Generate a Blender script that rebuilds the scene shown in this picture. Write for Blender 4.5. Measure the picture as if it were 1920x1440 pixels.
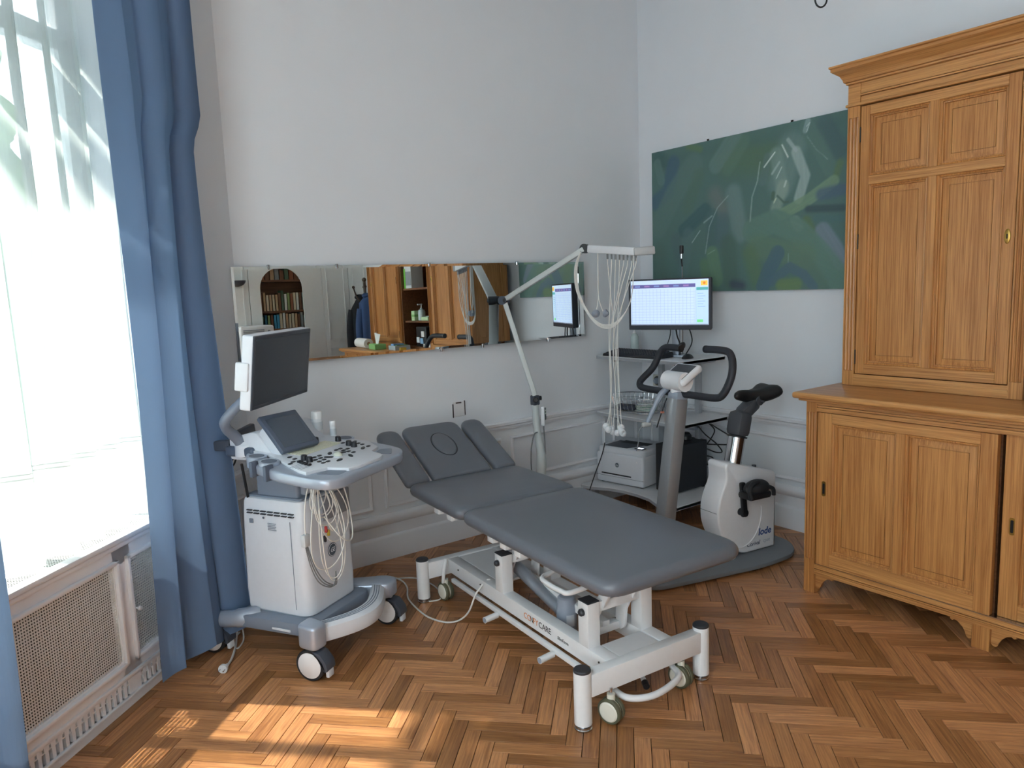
import bpy, bmesh, math, random
from mathutils import Vector, Matrix

for o in list(bpy.data.objects):
    bpy.data.objects.remove(o)
SC = bpy.context.scene
COL = SC.collection
random.seed(7)
rnd = random.Random(11)
PI = math.pi


def lin(c):
    return c / 12.92 if c <= 0.04045 else ((c + 0.055) / 1.055) ** 2.4


def srgb(r, g, b):
    return (lin(r / 255), lin(g / 255), lin(b / 255), 1.0)


# ------------------------------------------------------------------ camera
cam = bpy.data.cameras.new('camera')
cam.sensor_fit = 'HORIZONTAL'
cam.sensor_width = 36.0
cam.lens = 1377.27 * 36.0 / 1920.0
cam.clip_start = 0.05
camo = bpy.data.objects.new('camera', cam)
COL.objects.link(camo)
R_ = Vector((0.80356764, -0.59407121, -0.03685715))
U_ = Vector((0.10812479, 0.0848014, 0.99051388))
F_ = Vector((0.58531024, 0.79993007, -0.13237749))
M = Matrix.Identity(4)
for i in range(3):
    M[i][0], M[i][1], M[i][2] = R_[i], U_[i], -F_[i]
M.translation = (-3.95488, -3.77623, 1.55)
camo.matrix_world = M
SC.camera = camo

# ------------------------------------------------------------------ sky, sun, exposure
SC.view_settings.view_transform = 'Standard'
SC.view_settings.look = 'None'
SC.view_settings.exposure = 0.88
SC.view_settings.gamma = 1.0
SC.view_settings.use_curve_mapping = False
wd = bpy.data.worlds.new('sky')
SC.world = wd
wd.use_nodes = True
bg = wd.node_tree.nodes['Background']
bg.inputs['Color'].default_value = (0.83, 0.92, 1.0, 1)
bg.inputs['Strength'].default_value = 3.7
sun = bpy.data.lights.new('sun', 'SUN')
sun.energy = 22.0
sun.angle = math.radians(1.2)
sun.color = (1.0, 0.93, 0.82)
suno = bpy.data.objects.new('sun', sun)
COL.objects.link(suno)
# the sun stands square to the window wall, about 58 degrees up
SD = Vector((0.7071 * 0.32 + 0.004, -0.7071 * 0.32, -0.52)).normalized()
suno.rotation_euler = SD.to_track_quat('-Z', 'Y').to_euler()
suno.location = (-6, 3, 6)
SC.cycles.max_bounces = 7
SC.cycles.diffuse_bounces = 3
SC.cycles.glossy_bounces = 4
SC.cycles.transmission_bounces = 4
SC.cycles.transparent_max_bounces = 12
SC.cycles.use_adaptive_sampling = True
SC.cycles.adaptive_threshold = 0.12
SC.cycles.adaptive_min_samples = 16
SC.cycles.sample_clamp_indirect = 6.0
SC.cycles.caustics_reflective = False
SC.cycles.caustics_refractive = False
SC.cycles.use_denoising = True


def portal(name, loc, normal, up, w, h):
    a = bpy.data.lights.new(name, 'AREA')
    a.shape = 'RECTANGLE'
    a.size, a.size_y = w, h
    a.cycles.is_portal = True
    o = bpy.data.objects.new(name, a)
    n = Vector(normal).normalized()
    z = -n
    y = Vector(up)
    x = y.cross(z)
    m = Matrix((x, y, z)).transposed().to_4x4()
    m.translation = loc
    o.matrix_world = m
    COL.objects.link(o)


# ------------------------------------------------------------------ window-wall frame
P0 = Vector((-2.87, 0.0, 0.0))
S2 = math.sqrt(0.5)
WD = Vector((-S2, -S2, 0.0))      # along the window wall
WN = Vector((S2, -S2, 0.0))       # into the room


def wp(s, d, z):
    return P0 + WD * s + WN * d + Vector((0, 0, z))


# local x = along the wall towards the camera, y = into the room
WM = Matrix((( -S2, S2, 0, P0.x), (-S2, -S2, 0, P0.y), (0, 0, 1, 0), (0, 0, 0, 1)))
portal('window_portal', wp(1.62, -0.33, 1.9), WN, (0, 0, 1), 1.96, 2.5)
portal('window_portal', (-5.28, -3.775, 1.95), (1, 0, 0), (0, 0, 1), 2.55, 2.7)


# ------------------------------------------------------------------ mesh helpers
class MB:
    def __init__(self):
        self.v = []
        self.f = []
        self.M = Matrix.Identity(4)

    def add(self, vs, fs):
        n = len(self.v)
        self.v += [tuple(self.M @ Vector(p)) for p in vs]
        self.f += [tuple(i + n for i in f) for f in fs]
        return self

    def bm(self, bm):
        bm.verts.index_update()
        self.add([v.co.copy() for v in bm.verts], [[v.index for v in f.verts] for f in bm.faces])
        bm.free()
        return self

    def box(self, lo, hi):
        x0, y0, z0 = lo
        x1, y1, z1 = hi
        return self.add([(x0, y0, z0), (x1, y0, z0), (x1, y1, z0), (x0, y1, z0), (x0, y0, z1), (x1, y0, z1), (x1, y1, z1), (x0, y1, z1)],
                        [(0, 3, 2, 1), (4, 5, 6, 7), (0, 1, 5, 4), (1, 2, 6, 5), (2, 3, 7, 6), (3, 0, 4, 7)])

    def cbox(self, c, s):
        return self.box([c[i] - s[i] / 2 for i in range(3)], [c[i] + s[i] / 2 for i in range(3)])

    def rbox(self, lo, hi, r=0.005, seg=2):
        b = bmesh.new()
        bmesh.ops.create_cube(b, size=1.0)
        for v in b.verts:
            v.co = Vector([lo[i] + (v.co[i] + 0.5) * (hi[i] - lo[i]) for i in range(3)])
        r = min(r, 0.49 * min(hi[i] - lo[i] for i in range(3)))
        bmesh.ops.bevel(b, geom=b.edges[:], offset=r, segments=seg, profile=0.5, affect='EDGES')
        return self.bm(b)

    def beam(self, p0, p1, w, h, up=(0, 0, 1), r=0.0):
        """box bar from p0 to p1, w across, h along up"""
        p0, p1 = Vector(p0), Vector(p1)
        x = (p1 - p0)
        L = x.length
        x.normalize()
        y = Vector(up).cross(x)
        if y.length < 1e-5:
            y = Vector((1, 0, 0)).cross(x)
        y.normalize()
        z = x.cross(y)
        m = Matrix((x, y, z)).transposed().to_4x4()
        m.translation = p0
        old = self.M
        self.M = old @ m
        if r > 0:
            self.rbox((0, -w / 2, -h / 2), (L, w / 2, h / 2), r)
        else:
            self.box((0, -w / 2, -h / 2), (L, w / 2, h / 2))
        self.M = old
        return self

    def cyl(self, p0, p1, r0, r1=None, n=16, cap=True):
        r1 = r0 if r1 is None else r1
        p0, p1 = Vector(p0), Vector(p1)
        z = (p1 - p0).normalized()
        x = z.orthogonal().normalized()
        y = z.cross(x)
        vs = []
        for p, r in ((p0, r0), (p1, r1)):
            for k in range(n):
                a = 2 * PI * k / n
                vs.append(p + x * (r * math.cos(a)) + y * (r * math.sin(a)))
        fs = [(k, (k + 1) % n, n + (k + 1) % n, n + k) for k in range(n)]
        if cap:
            fs += [tuple(range(n))[::-1], tuple(range(n, 2 * n))]
        return self.add(vs, fs)

    def lathe(self, prof, p0=(0, 0, 0), axis=(0, 0, 1), n=24):
        """prof: list of (radius, height)"""
        z = Vector(axis).normalized()
        x = z.orthogonal().normalized()
        y = z.cross(x)
        p0 = Vector(p0)
        vs, fs = [], []
        m = len(prof)
        for r, h in prof:
            for k in range(n):
                a = 2 * PI * k / n
                vs.append(p0 + z * h + x * (r * math.cos(a)) + y * (r * math.sin(a)))
        for i in range(m - 1):
            for k in range(n):
                k2 = (k + 1) % n
                fs.append((i * n + k, i * n + k2, (i + 1) * n + k2, (i + 1) * n + k))
        if prof[0][0] > 1e-6:
            fs.append(tuple(range(n))[::-1])
        if prof[-1][0] > 1e-6:
            fs.append(tuple(range((m - 1) * n, m * n)))
        return self.add(vs, fs)

    def tube(self, pts, r, n=8, closed=False, smooth=0):
        pts = [Vector(p) for p in pts]
        if smooth:
            pts = catmull(pts, smooth, closed)
        N = len(pts)
        rad = r if isinstance(r, (list, tuple)) else None
        vs, fs = [], []
        prev = None
        for i, p in enumerate(pts):
            if closed:
                t = pts[(i + 1) % N] - pts[i - 1]
            else:
                t = pts[min(i + 1, N - 1)] - pts[max(i - 1, 0)]
            if t.length < 1e-9:
                t = Vector((0, 0, 1))
            t.normalize()
            if prev is None:
                x = t.orthogonal().normalized()
            else:
                x = prev - t * prev.dot(t)
                if x.length < 1e-6:
                    x = t.orthogonal()
                x.normalize()
            prev = x
            y = t.cross(x)
            rr = rad[min(int(i * len(rad) / N), len(rad) - 1)] if rad else r
            for k in range(n):
                a = 2 * PI * k / n
                vs.append(p + x * (rr * math.cos(a)) + y * (rr * math.sin(a)))
        for i in range(N if closed else N - 1):
            j = (i + 1) % N
            for k in range(n):
                k2 = (k + 1) % n
                fs.append((i * n + k, i * n + k2, j * n + k2, j * n + k))
        if not closed:
            fs += [tuple(range(n))[::-1], tuple(range((N - 1) * n, N * n))]
        return self.add(vs, fs)

    def prism(self, poly, lo, hi, axis='z', r=0.0, seg=2):
        """extrude a 2D outline; axis z: (x,y), axis y: (x,z), axis x: (y,z)"""
        b = bmesh.new()

        def P(p, h):
            if axis == 'z':
                return (p[0], p[1], h)
            if axis == 'y':
                return (p[0], h, p[1])
            return (h, p[0], p[1])
        n = len(poly)
        a = [b.verts.new(P(p, lo)) for p in poly]
        c = [b.verts.new(P(p, hi)) for p in poly]
        b.faces.new(a[::-1])
        b.faces.new(c)
        for k in range(n):
            b.faces.new((a[k], a[(k + 1) % n], c[(k + 1) % n], c[k]))
        bmesh.ops.recalc_face_normals(b, faces=b.faces[:])
        if r > 0:
            es = [e for e in b.edges if len({v in a for v in e.verts}) == 1]
            bmesh.ops.bevel(b, geom=es, offset=r, segments=seg, profile=0.5, affect='EDGES')
        return self.bm(b)

    def grid(self, fn, nu, nv):
        vs = [fn(i / nu, j / nv) for j in range(nv + 1) for i in range(nu + 1)]
        fs = [(j * (nu + 1) + i, j * (nu + 1) + i + 1, (j + 1) * (nu + 1) + i + 1, (j + 1) * (nu + 1) + i) for j in range(nv) for i in range(nu)]
        return self.add(vs, fs)

    def sphere(self, c, r, n=16, m=10, scale=(1, 1, 1)):
        c = Vector(c)
        prof = [(max(r * math.sin(PI * i / m), 0.0), -r * math.cos(PI * i / m)) for i in range(m + 1)]
        old = self.M
        self.M = old @ Matrix.Translation(c) @ Matrix.Diagonal((scale[0], scale[1], scale[2], 1))
        self.lathe(prof, n=n)
        self.M = old
        return self


def catmull(pts, k, closed=False):
    out = []
    N = len(pts)
    rng = range(N if closed else N - 1)
    for i in rng:
        if closed:
            a, b, c, d = pts[i - 1], pts[i], pts[(i + 1) % N], pts[(i + 2) % N]
        else:
            a, b, c, d = pts[max(i - 1, 0)], pts[i], pts[i + 1], pts[min(i + 2, N - 1)]
        for j in range(k):
            t = j / k
            out.append(0.5 * ((2 * b) + (c - a) * t + (2 * a - 5 * b + 4 * c - d) * t * t + (3 * b - a - 3 * c + d) * t ** 3))
    if not closed:
        out.append(pts[-1])
    return out


def rpoly(poly, r, seg=4):
    """round the corners of a 2D outline; r a number or one per corner"""
    out = []
    n = len(poly)
    for i in range(n):
        p = Vector(poly[i])
        a = Vector(poly[i - 1]) - p
        c = Vector(poly[(i + 1) % n]) - p
        rr = r[i] if isinstance(r, (list, tuple)) else r
        rr = min(rr, a.length * 0.49, c.length * 0.49)
        if rr <= 1e-6:
            out.append(tuple(p))
            continue
        A = p + a.normalized() * rr
        B = p + c.normalized() * rr
        for k in range(seg + 1):
            t = k / seg
            q = A * (1 - t) ** 2 + p * 2 * t * (1 - t) + B * t * t
            out.append(tuple(q))
    return out


def rrect(x0, y0, x1, y1, r, seg=4):
    return rpoly([(x0, y0), (x1, y0), (x1, y1), (x0, y1)], r, seg)


def mesh(name, mb, ang=35):
    me = bpy.data.meshes.new(name)
    me.from_pydata(mb.v, [], mb.f)
    b = bmesh.new()
    b.from_mesh(me)
    bmesh.ops.recalc_face_normals(b, faces=b.faces[:])
    b.to_mesh(me)
    b.free()
    if ang is not None:
        me.shade_smooth()
        me.set_sharp_from_angle(angle=math.radians(ang))
    return me


def obj(name, mb, mat, parent=None, ang=35):
    me = mb if isinstance(mb, bpy.types.Mesh) else mesh(name, mb, ang)
    if mat is not None and not me.materials:
        me.materials.append(mat)
    o = bpy.data.objects.new(name, me)
    COL.objects.link(o)
    if parent is not None:
        o.parent = parent
    return o


def tag(o, label, cat, group=None):
    o['label'] = label
    o['category'] = cat
    if group:
        o['group'] = group
    return o


def thing(name, label, cat, loc=(0, 0, 0), rz=0.0, group=None):
    o = bpy.data.objects.new(name, None)
    o.empty_display_size = 0.1
    COL.objects.link(o)
    o.location = loc
    o.rotation_euler = (0, 0, rz)
    return tag(o, label, cat, group)


def struct(name, mb, mat, label=None, parent=None, ang=35):
    o = obj(name, mb, mat, parent, ang)
    if parent is None:
        o['kind'] = 'structure'
        if label:
            o['label'] = label
    return o


def B_():
    return MB()


# ------------------------------------------------------------------ materials
MATS = {}


def mat(name, col, rough=0.5, metal=0.0, spec=0.5, noise=0.0, nscale=40.0, bump=0.0, bscale=200.0, coat=0.0, trans=0.0, emit=None, estr=1.0):
    if name in MATS:
        return MATS[name]
    m = bpy.data.materials.new(name)
    m.use_nodes = True
    nt = m.node_tree
    p = nt.nodes['Principled BSDF']
    c = col if len(col) == 4 else (*col, 1)
    p.inputs['Base Color'].default_value = c
    p.inputs['Roughness'].default_value = rough
    p.inputs['Metallic'].default_value = metal
    p.inputs['Specular IOR Level'].default_value = spec
    p.inputs['Coat Weight'].default_value = coat
    p.inputs['Transmission Weight'].default_value = trans
    if emit:
        p.inputs['Emission Color'].default_value = emit
        p.inputs['Emission Strength'].default_value = estr
    tc = nt.nodes.new('ShaderNodeTexCoord')
    nz = nt.nodes.new('ShaderNodeTexNoise')
    nz.inputs['Scale'].default_value = nscale
    nz.inputs['Detail'].default_value = 3
    nt.links.new(tc.outputs['Object'], nz.inputs['Vector'])
    mx = nt.nodes.new('ShaderNodeMix')
    mx.data_type = 'RGBA'
    k = noise if noise else 0.03
    mx.inputs['A'].default_value = tuple(x * (1 - k) for x in c[:3]) + (1,)
    mx.inputs['B'].default_value = tuple(min(1, x * (1 + k)) for x in c[:3]) + (1,)
    nt.links.new(nz.outputs['Fac'], mx.inputs['Factor'])
    nt.links.new(mx.outputs['Result'], p.inputs['Base Color'])
    if bump:
        n2 = nt.nodes.new('ShaderNodeTexNoise')
        n2.inputs['Scale'].default_value = bscale
        nt.links.new(tc.outputs['Object'], n2.inputs['Vector'])
        bp = nt.nodes.new('ShaderNodeBump')
        bp.inputs['Strength'].default_value = bump
        bp.inputs['Distance'].default_value = 0.002
        nt.links.new(n2.outputs['Fac'], bp.inputs['Height'])
        nt.links.new(bp.outputs['Normal'], p.inputs['Normal'])
    MATS[name] = m
    return m


def wood(name, dark, light, grain='Z', rough=0.38, fine=55.0, uv=False, plank=False, coat=0.0):
    if name in MATS:
        return MATS[name]
    m = bpy.data.materials.new(name)
    m.use_nodes = True
    nt = m.node_tree
    N, L = nt.nodes, nt.links
    p = N['Principled BSDF']
    p.inputs['Roughness'].default_value = rough
    p.inputs['Coat Weight'].default_value = coat
    p.inputs['Coat Roughness'].default_value = 0.25
    tc = N.new('ShaderNodeTexCoord')
    mp = N.new('ShaderNodeMapping')
    sc = {'X': (3, fine, fine), 'Y': (fine, 3, fine), 'Z': (fine, fine, 3), 'UV': (1.0, fine, 1.0)}[grain]
    mp.inputs['Scale'].default_value = sc
    L.new(tc.outputs['UV' if uv else 'Object'], mp.inputs['Vector'])
    vec = mp.outputs['Vector']
    rv = None
    if plank:
        oi = N.new('ShaderNodeObjectInfo')
        ge = N.new('ShaderNodeNewGeometry')
        ad = N.new('ShaderNodeMath')
        ad.operation = 'ADD'
        L.new(oi.outputs['Random'], ad.inputs[0])
        L.new(ge.outputs['Random Per Island'], ad.inputs[1])
        fr = N.new('ShaderNodeMath')
        fr.operation = 'FRACT'
        L.new(ad.outputs[0], fr.inputs[0])
        rv = fr.outputs[0]
        ml = N.new('ShaderNodeMath')
        ml.operation = 'MULTIPLY'
        ml.inputs[1].default_value = 37.0
        L.new(rv, ml.inputs[0])
        va = N.new('ShaderNodeVectorMath')
        va.operation = 'ADD'
        L.new(vec, va.inputs[0])
        L.new(ml.outputs[0], va.inputs[1])
        vec = va.outputs[0]
    n1 = N.new('ShaderNodeTexNoise')
    n1.inputs['Scale'].default_value = 1.0
    n1.inputs['Detail'].default_value = 5
    n1.inputs['Roughness'].default_value = 0.65
    n1.inputs['Distortion'].default_value = 0.4
    L.new(vec, n1.inputs['Vector'])
    n2 = N.new('ShaderNodeTexNoise')
    n2.inputs['Scale'].default_value = 0.12
    n2.inputs['Detail'].default_value = 2
    L.new(vec, n2.inputs['Vector'])
    mm = N.new('ShaderNodeMath')
    mm.operation = 'MULTIPLY_ADD'
    mm.inputs[1].default_value = 0.78
    L.new(n1.outputs['Fac'], mm.inputs[0])
    m2 = N.new('ShaderNodeMath')
    m2.operation = 'MULTIPLY'
    m2.inputs[1].default_value = 0.22
    L.new(n2.outputs['Fac'], m2.inputs[0])
    L.new(m2.outputs[0], mm.inputs[2])
    cr = N.new('ShaderNodeValToRGB')
    cr.color_ramp.elements[0].position = 0.36
    cr.color_ramp.elements[0].color = dark
    cr.color_ramp.elements[1].position = 0.62
    cr.color_ramp.elements[1].color = light
    L.new(mm.outputs[0], cr.inputs['Fac'])
    out = cr.outputs['Color']
    if plank:
        hs = N.new('ShaderNodeHueSaturation')
        mr = N.new('ShaderNodeMapRange')
        mr.inputs['To Min'].default_value = 0.62
        mr.inputs['To Max'].default_value = 1.3
        L.new(rv, mr.inputs['Value'])
        L.new(mr.outputs[0], hs.inputs['Value'])
        sm = N.new('ShaderNodeMapRange')
        sm.inputs['To Min'].default_value = 1.0
        sm.inputs['To Max'].default_value = 0.93
        L.new(rv, sm.inputs['Value'])
        L.new(sm.outputs[0], hs.inputs['Saturation'])
        L.new(out, hs.inputs['Color'])
        out = hs.outputs['Color']
    L.new(out, p.inputs['Base Color'])
    bp = N.new('ShaderNodeBump')
    bp.inputs['Strength'].default_value = 0.12
    bp.inputs['Distance'].default_value = 0.001
    L.new(n1.outputs['Fac'], bp.inputs['Height'])
    L.new(bp.outputs['Normal'], p.inputs['Normal'])
    MATS[name] = m
    return m


def thin(name, col, transp, rough=0.8, transl=0.5, weave=0.0):
    """cloth: diffuse + translucent, mixed with straight-through gaps"""
    if name in MATS:
        return MATS[name]
    m = bpy.data.materials.new(name)
    m.use_nodes = True
    nt = m.node_tree
    N, L = nt.nodes, nt.links
    for n in list(N):
        if n.type != 'OUTPUT_MATERIAL':
            N.remove(n)
    out = [n for n in N if n.type == 'OUTPUT_MATERIAL'][0]
    d = N.new('ShaderNodeBsdfDiffuse')
    t = N.new('ShaderNodeBsdfTranslucent')
    d.inputs['Color'].default_value = col
    t.inputs['Color'].default_value = col
    mx = N.new('ShaderNodeMixShader')
    mx.inputs[0].default_value = transl
    L.new(d.outputs[0], mx.inputs[1])
    L.new(t.outputs[0], mx.inputs[2])
    tc = N.new('ShaderNodeTexCoord')
    nz = N.new('ShaderNodeTexNoise')
    nz.inputs['Scale'].default_value = 250.0
    L.new(tc.outputs['Object'], nz.inputs['Vector'])
    bp = N.new('ShaderNodeBump')
    bp.inputs['Strength'].default_value = 0.15
    bp.inputs['Distance'].default_value = 0.001
    L.new(nz.outputs['Fac'], bp.inputs['Height'])
    L.new(bp.outputs['Normal'], d.inputs['Normal'])
    sh = mx.outputs[0]
    if transp > 0:
        tr = N.new('ShaderNodeBsdfTransparent')
        m2 = N.new('ShaderNodeMixShader')
        m2.inputs[0].default_value = transp
        L.new(sh, m2.inputs[1])
        L.new(tr.outputs[0], m2.inputs[2])
        sh = m2.outputs[0]
    L.new(sh, out.inputs['Surface'])
    MATS[name] = m
    return m


def pane(name, tint=(0.95, 0.98, 0.97, 1)):
    if name in MATS:
        return MATS[name]
    m = bpy.data.materials.new(name)
    m.use_nodes = True
    N, L = m.node_tree.nodes, m.node_tree.links
    for n in list(N):
        if n.type != 'OUTPUT_MATERIAL':
            N.remove(n)
    out = [n for n in N if n.type == 'OUTPUT_MATERIAL'][0]
    tr = N.new('ShaderNodeBsdfTransparent')
    tr.inputs['Color'].default_value = tint
    gl = N.new('ShaderNodeBsdfGlossy')
    gl.inputs['Roughness'].default_value = 0.02
    mx = N.new('ShaderNodeMixShader')
    mx.inputs[0].default_value = 0.035
    L.new(tr.outputs[0], mx.inputs[1])
    L.new(gl.outputs[0], mx.inputs[2])
    L.new(mx.outputs[0], out.inputs['Surface'])
    MATS[name] = m
    return m


def letters(name, txt, size, m, parent, loc, rot, extrude=0.0004, align='CENTER', shear=0.0, spacing=1.0, bold=0.0):
    """flat print: text turned to a mesh"""
    cu = bpy.data.curves.new(name, 'FONT')
    cu.body = txt
    cu.size = size
    cu.extrude = extrude
    cu.align_x = align
    cu.align_y = 'CENTER'
    cu.shear = shear
    cu.space_character = spacing
    cu.offset = bold
    cu.resolution_u = 3
    o = bpy.data.objects.new(name + '_tmp', cu)
    COL.objects.link(o)
    dg = bpy.context.evaluated_depsgraph_get()
    me = bpy.data.meshes.new_from_object(o.evaluated_get(dg))
    me.name = name
    bpy.data.objects.remove(o)
    bpy.data.curves.remove(cu)
    me.materials.clear()
    me.materials.append(m)
    q = bpy.data.objects.new(name, me)
    COL.objects.link(q)
    q.parent = parent
    q.matrix_local = Matrix.Translation(loc) @ rot
    return q


def rotm(xdir, ydir):
    """text frame: x = reading direction, y = up of the letters"""
    x = Vector(xdir).normalized()
    y = Vector(ydir)
    y = (y - x * y.dot(x)).normalized()
    z = x.cross(y)
    return Matrix((x, y, z)).transposed().to_4x4()


WALL = mat('wall_paint', srgb(232, 235, 240), 0.75, noise=0.015, nscale=6, bump=0.05, bscale=120)
TRIMP = mat('trim_paint', srgb(238, 238, 242), 0.45, noise=0.01)
WHITE = mat('white_enamel', srgb(238, 238, 240), 0.32)
WPLA = mat('white_plastic', srgb(232, 234, 238), 0.4)
GPLA = mat('grey_plastic', srgb(150, 158, 172), 0.42)
DGREY = mat('dark_grey_plastic', srgb(70, 76, 88), 0.45)
BLACK = mat('black_plastic', srgb(26, 27, 31), 0.42)
RUBBER = mat('black_rubber', srgb(34, 35, 39), 0.6, bump=0.05)
SILVER = mat('silver_paint', srgb(176, 184, 196), 0.3, metal=0.55)
STEEL = mat('steel', srgb(190, 192, 196), 0.22, metal=1.0)
CHROME = mat('chrome', srgb(215, 216, 220), 0.08, metal=1.0)
BRASS = mat('brass', srgb(176, 140, 72), 0.35, metal=0.9)
CABLE = mat('cable_ivory', srgb(232, 230, 226), 0.5)
CABLEG = mat('cable_grey', srgb(120, 122, 126), 0.5)
CABLEK = mat('cable_black', srgb(28, 28, 32), 0.5)

# ------------------------------------------------------------------ floor
ROOM = [(0.0, 0.0), (-2.87, 0.0), (-5.0, -2.13), (-5.0, -5.2), (0.0, -5.2)]
struct('floor', B_().prism(ROOM, -0.06, -0.006), mat('floor_joint', srgb(58, 38, 26), 0.8), 'herringbone oak parquet floor of the room')
FLOOR = bpy.data.objects['floor']
PLK = wood('parquet_oak', srgb(150, 94, 52), srgb(200, 138, 82), grain='UV', rough=0.36, fine=190.0, uv=True, plank=True, coat=0.12)
for n_ in PLK.node_tree.nodes:
    if n_.type == 'MAPPING':
        n_.inputs['Scale'].default_value = (6.0, 130.0, 1.0)
PL, PW, PG = 0.30, 0.0574, 0.0021


def plank_geo():
    a, b, e, h = PL / 2 - PG / 2, PW / 2 - PG / 2, 0.0008, 0.006
    vs = [(-a, -b, -h), (a, -b, -h), (a, b, -h), (-a, b, -h), (-a, -b, -e), (a, -b, -e), (a, b, -e), (-a, b, -e),
          (-a + e, -b + e, 0), (a - e, -b + e, 0), (a - e, b - e, 0), (-a + e, b - e, 0)]
    fs = [(8, 9, 10, 11), (0, 1, 5, 4), (1, 2, 6, 5), (2, 3, 7, 6), (3, 0, 4, 7), (4, 5, 9, 8), (5, 6, 10, 9), (6, 7, 11, 10), (7, 4, 8, 11)]
    return vs, fs


def inroom(x, y, m=-0.12):
    return x < -m and y < -m and y > -5.2 + m and x > -5.0 + m and (x - y) > -2.87 + m * 1.4


def toloc(p, q):
    return ((p + q) * S2, (q - p) * S2)


planks = []
for i in range(-40, 90):
    for j in range(-14, 18):
        p = -1.047 + i * PW + j * PL
        q = -2.709 - i * PW + j * PL
        # H plank: p..p+L, q-w..q ; V plank right of it standing on the same line
        for (pc, qc, d) in ((p + PL / 2, q - PW / 2, 0), (p + PL + PW / 2, q - PW + PL / 2, 1)):
            x, y = toloc(pc, qc)
            if not inroom(x, y):
                continue
            v = Vector((x, y, 0)) - M.translation
            dz = v.dot(F_)
            area = 0.0
            if dz > 0.2:
                px = 960 + 1377.27 * v.dot(R_) / dz
                py = 720 - 1377.27 * v.dot(U_) / dz
                if -60 < px < 1980 and 600 < py < 1500:
                    area = 1.0 / dz ** 3
                    if px < 420 and py < 1440 - (px - 60) * 0.55:
                        area *= 0.2
                    if x > -0.72 and y < -1.85:
                        area *= 0.1
            planks.append((area, x, y, d))
planks.sort(reverse=True)
vs, fs = plank_geo()


def uvs(me, vec):
    uv = me.uv_layers.new(name='UVMap')
    for l in me.loops:
        uv.data[l.index].uv = vec[l.vertex_index]


pm = bpy.data.meshes.new('plank')
pm.from_pydata(vs, [], fs)
uvs(pm, [(v[0], v[1]) for v in vs])
pm.materials.append(PLK)
for a_, x, y, d in planks[:300]:
    o = obj('plank', pm, None, FLOOR)
    o.location = (x, y, 0)
    # p axis is (1,-1), q axis is (1,1)
    o.rotation_euler = (0, 0, -PI / 4 if d == 0 else PI / 4)
AV, AF, AU = [], [], []
for a_, x, y, d in planks[300:]:
    an = -PI / 4 if d == 0 else PI / 4
    c, s = math.cos(an), math.sin(an)
    n0 = len(AV)
    ox, oy = rnd.random() * 9, rnd.random() * 9
    for v in vs:
        AV.append((x + v[0] * c - v[1] * s, y + v[0] * s + v[1] * c, v[2]))
        AU.append((v[0] + ox, v[1] + oy))
    AF += [tuple(i + n0 for i in f) for f in fs]
sm = bpy.data.meshes.new('plank_field')
sm.from_pydata(AV, [], AF)
uvs(sm, AU)
sm.materials.append(PLK)
so = obj('plank_field', sm, None, FLOOR)
so['kind'] = 'stuff'

# ------------------------------------------------------------------ walls and ceiling
CH = 3.6
struct('wall_back', B_().box((-2.95, 0, 0), (0.2, 0.2, CH)), WALL, 'pale grey wall that carries the long mirror')
struct('wall_right', B_().box((0, -5.4, 0), (0.2, 0.0, CH)), WALL, 'pale grey wall behind painting and cabinet')
struct('wall_rear', B_().box((-5.2, -5.4, 0), (0.0, -5.2, CH)), WALL, 'white wall at the far side of the room')
b = B_()
for y0, y1 in ((-2.5, -2.05), (-5.2, -5.05)):
    b.box((-5.25, y0, 0), (-5.0, y1, CH))
for y0, y1 in ((-5.05, -2.5),):
    b.box((-5.25, y0, 0), (-5.0, y1, 0.6))
    b.box((-5.25, y0, 3.3), (-5.0, y1, CH))
struct('wall_left', b, WALL, 'white wall with one tall window')
b = B_()
b.M = WM
b.box((-0.08, -0.35, 0), (0.64, 0, CH)).box((2.6, -0.35, 0), (3.1, 0, CH)).box((0.64, -0.35, 3.15), (2.6, 0, CH)).box((0.64, -0.35, 0), (2.6, -0.3, 0.62))
struct('wall_window', b, WALL, 'slanted wall holding the tall window')
struct('ceiling', B_().prism(ROOM, CH, CH + 0.1), mat('ceiling_paint', srgb(236, 236, 236), 0.9, noise=0.01), 'white plaster ceiling')


def run(mbb, prof, p0, p1, n):
    """extrude a moulding profile (depth, height) from p0 to p1, n = direction out of the wall"""
    p0, p1, n = Vector(p0), Vector(p1), Vector(n)
    k = len(prof)
    vv = [p + n * d + Vector((0, 0, z)) for p in (p0, p1) for d, z in prof]
    ff = [(i, (i + 1) % k, k + (i + 1) % k, k + i) for i in range(k)] + [tuple(range(k))[::-1], tuple(range(k, 2 * k))]
    mbb.add(vv, ff)


RAIL = [(0, 0.638), (0.012, 0.638), (0.014, 0.648), (0.022, 0.652), (0.024, 0.664), (0.034, 0.672), (0.036, 0.688), (0.028, 0.694), (0, 0.694)]
BASE = [(0, 0.0), (0.022, 0.0), (0.022, 0.128), (0.016, 0.14), (0.010, 0.145), (0.010, 0.205), (0.020, 0.214), (0.028, 0.228), (0.030, 0.246), (0.022, 0.262), (0.010, 0.272), (0, 0.272)]
T = 0
for side, p0, p1, n in (('back', (-2.87, 0, 0), (0, 0, 0), (0, -1, 0)), ('right', (0, 0, 0), (0, -5.2, 0), (-1, 0, 0)), ('rear', (-1.75, -5.2, 0), (-5, -5.2, 0), (0, 1, 0))):
    b = B_()
    run(b, BASE, p0, p1, n)
    struct('baseboard_' + side, b, TRIMP, 'tall white moulded baseboard along the %s wall' % side)
    T += 1
    b = B_()
    run(b, RAIL, p0, p1, n)
    struct('trim_%d' % T, b, TRIMP, 'white chair rail along the %s wall' % side)
b = B_()
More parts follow.
